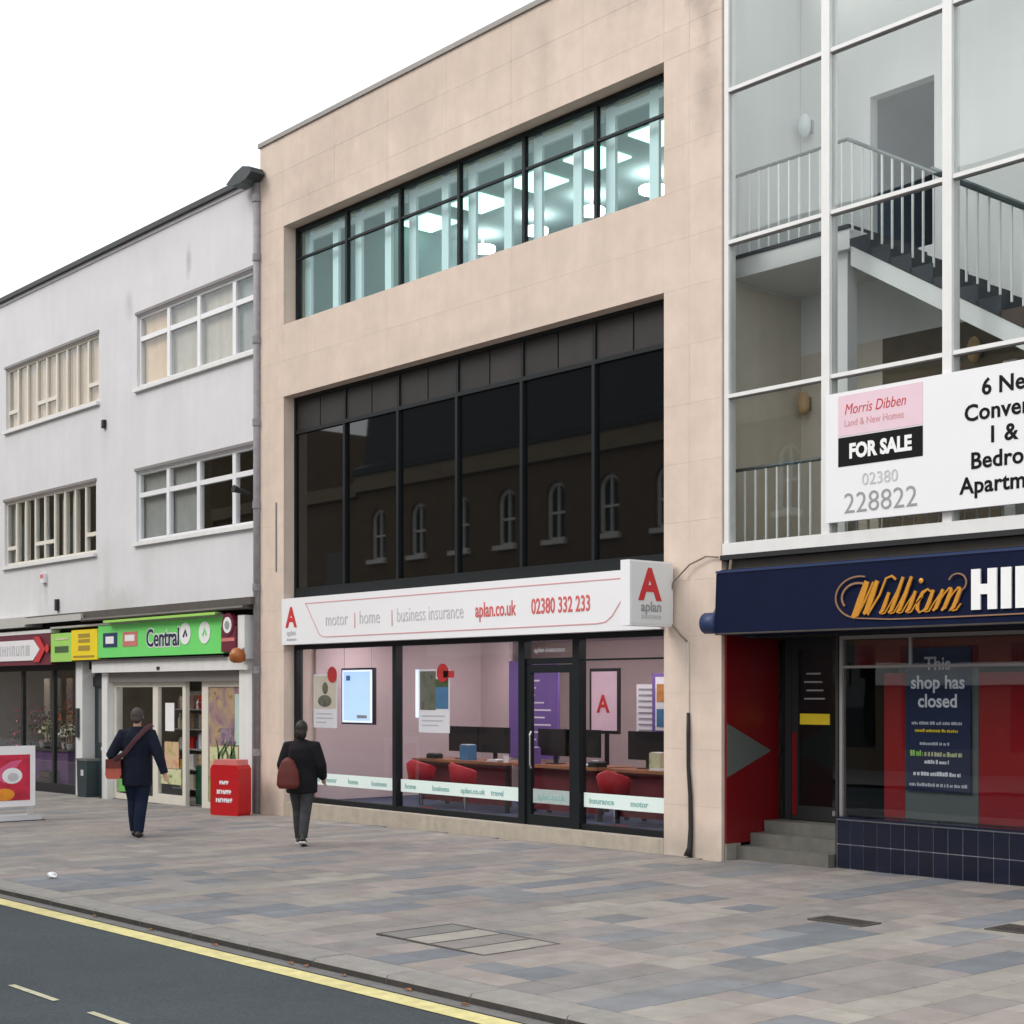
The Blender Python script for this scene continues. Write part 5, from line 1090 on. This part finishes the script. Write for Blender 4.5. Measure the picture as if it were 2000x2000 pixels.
    if spec['hair'] == 'hair_grey':
        h_.ball(S((0, -.012, hz + .034)), (.085 * s, .10 * s, .098 * s), 14, 10); h_.ball(S((0, -.05, hz - .03)), (.07 * s, .06 * s, .06 * s), 12, 8)
        for q in (-1, 1): h_.ball(S((q * .06, -.01, hz)), (.03 * s, .06 * s, .06 * s), 8, 6)
    else:
        h_.ball(S((0, -.01, hz + .035)), (.09 * s, .105 * s, .105 * s), 14, 10); h_.ball(S((0, -.055, hz - .05)), (.085 * s, .06 * s, .10 * s), 12, 8)
    remeshed('hair', h_, spec['hair'], root, .011, 3)
    return root, s
man, sm = person('man in long navy coat with diagonal bag strap walking away past the supermarket', (2.56, -3.57, gz(2.56)), R(52), 1.80,
    dict(lfoot=(.10, .0, .05, 0), rfoot=(-.13, .0, .045, .0), larm=((.34, -.06, 1.12), (.27, .16, .97)), rarm=((.31, -.10, 1.12), (.40, -.13, .86)), hem=.70, fit=.02, coat='coat_navy', trousers='trouser_navy', hair='hair_grey', tw=1.12))
def at_person(root, s, p): return WORLD[root.name] @ Vector((p[0] * s, p[1] * s, p[2] * s))
bag = empty('shoulder_bag', at_person(man, sm, (-.30, .02, .80)), "coral red shoulder bag at the man's left hip", 'bag', rz=R(52))
MB().prism([(-.09, .0), (.09, .0), (.11, .06), (.10, .26), (-.10, .26), (-.11, .06)], 'y', -.15, .15).build('pouch', 'bag_coral', bag, local=True); MB().prism([(-.105, .15), (.105, .15), (.105, .275), (-.105, .275)], 'y', -.158, .158).build('flap', 'bag_red', bag, local=True)
b = MB(); st = [(-.26, -.10, .22), (-.16, -.20, .42), (-.02, -.215, .62), (.08, -.18, .78)]
b.tube([(.19 + x_ * 1, y_, z_) for x_, y_, z_ in [(-.21, -.14, .24), (-.02, -.215, .36), (.13, -.225, .55), (.27, -.20, .70), (.33, -.10, .755), (.33, .0, .75)]], [(.006, .035)] * 6, 8); b.build('strap', 'strap', bag, local=True)
wo, sw = person('person in short black jacket and grey trousers walking away by the insurance shop', (5.22, -2.55, gz(5.22)), R(48), 1.62,
    dict(lfoot=(.22, .0, .07, 0), rfoot=(-.26, .06, .06, .07), larm=((.27, -.04, 1.14), (.27, .10, .93)), rarm=((.28, -.03, 1.13), (.29, .12, .94)), hem=.74, fit=.040, coat='coat_black', trousers='trouser_grey', hair='hair_black', tw=1.05, sole=True))
bag = empty('hand_bag', at_person(wo, sw, (-.15, -.27, .82)), "dark red bag hanging at the left hip of the person in black", 'bag', rz=R(48))
b = MB(); b.tube([(0, 0, 0), (0, 0, .05), (0, 0, .22), (0, 0, .36), (0, .02, .40)], [(.12, .045), (.155, .065), (.14, .065), (.085, .05), (.035, .03)], 16)
remeshed('pouch', b, 'bag_red', bag, .012, 3); MB().tube([(.0, .01, .38), (.03, .03, .55), (.10, .06, .68), (.13, .13, .70), (.10, .22, .62)], [(.004, .018)] * 5, 8).build('strap', 'strap', bag, local=True)

# ------------------------------------------------------------------ small litter
for k, (x, yv) in enumerate([(10.3, -7.37), (12.52, -7.38), (12.7, -7.36), (13.2, -7.37), (14.6, -7.39), (9.2, -7.36), (13.95, -7.36), (11.4, -7.38)]):
    b = MB(); a = rnd.uniform(0, 6); c_, s_ = math.cos(a), math.sin(a); z = gz(x) - KD + .012
    P = [(-.05, 0, 0), (-.01, .03, .012), (.06, .0, .004), (-.01, -.03, .014)]; b.quad(*[(x + p[0] * c_ - p[1] * s_, yv + (p[0] * s_ + p[1] * c_) * .5, z + p[2]) for p in P]); b.build('fallen_leaf', 'leaf_dead', None, label='brown fallen leaf in the gutter, %s of eight counted from the right' % {4: 'first', 6: 'second', 3: 'third', 2: 'fourth', 1: 'fifth', 7: 'sixth', 0: 'seventh', 5: 'eighth'}[k], cat='leaf', group='fallen leaves in the gutter')
b = MB(); b.ball((6.55, -6.6, gz(6.5) + .035), (.07, .05, .035), 8, 6); b.v = [(x + rnd.uniform(-.015, .015), y_ + rnd.uniform(-.015, .015), z + rnd.uniform(-.006, .012)) for x, y_, z in b.v]; b.build('crumpled_paper', 'white_print', None, label='scrap of white paper on the paving at the left edge', cat='litter')
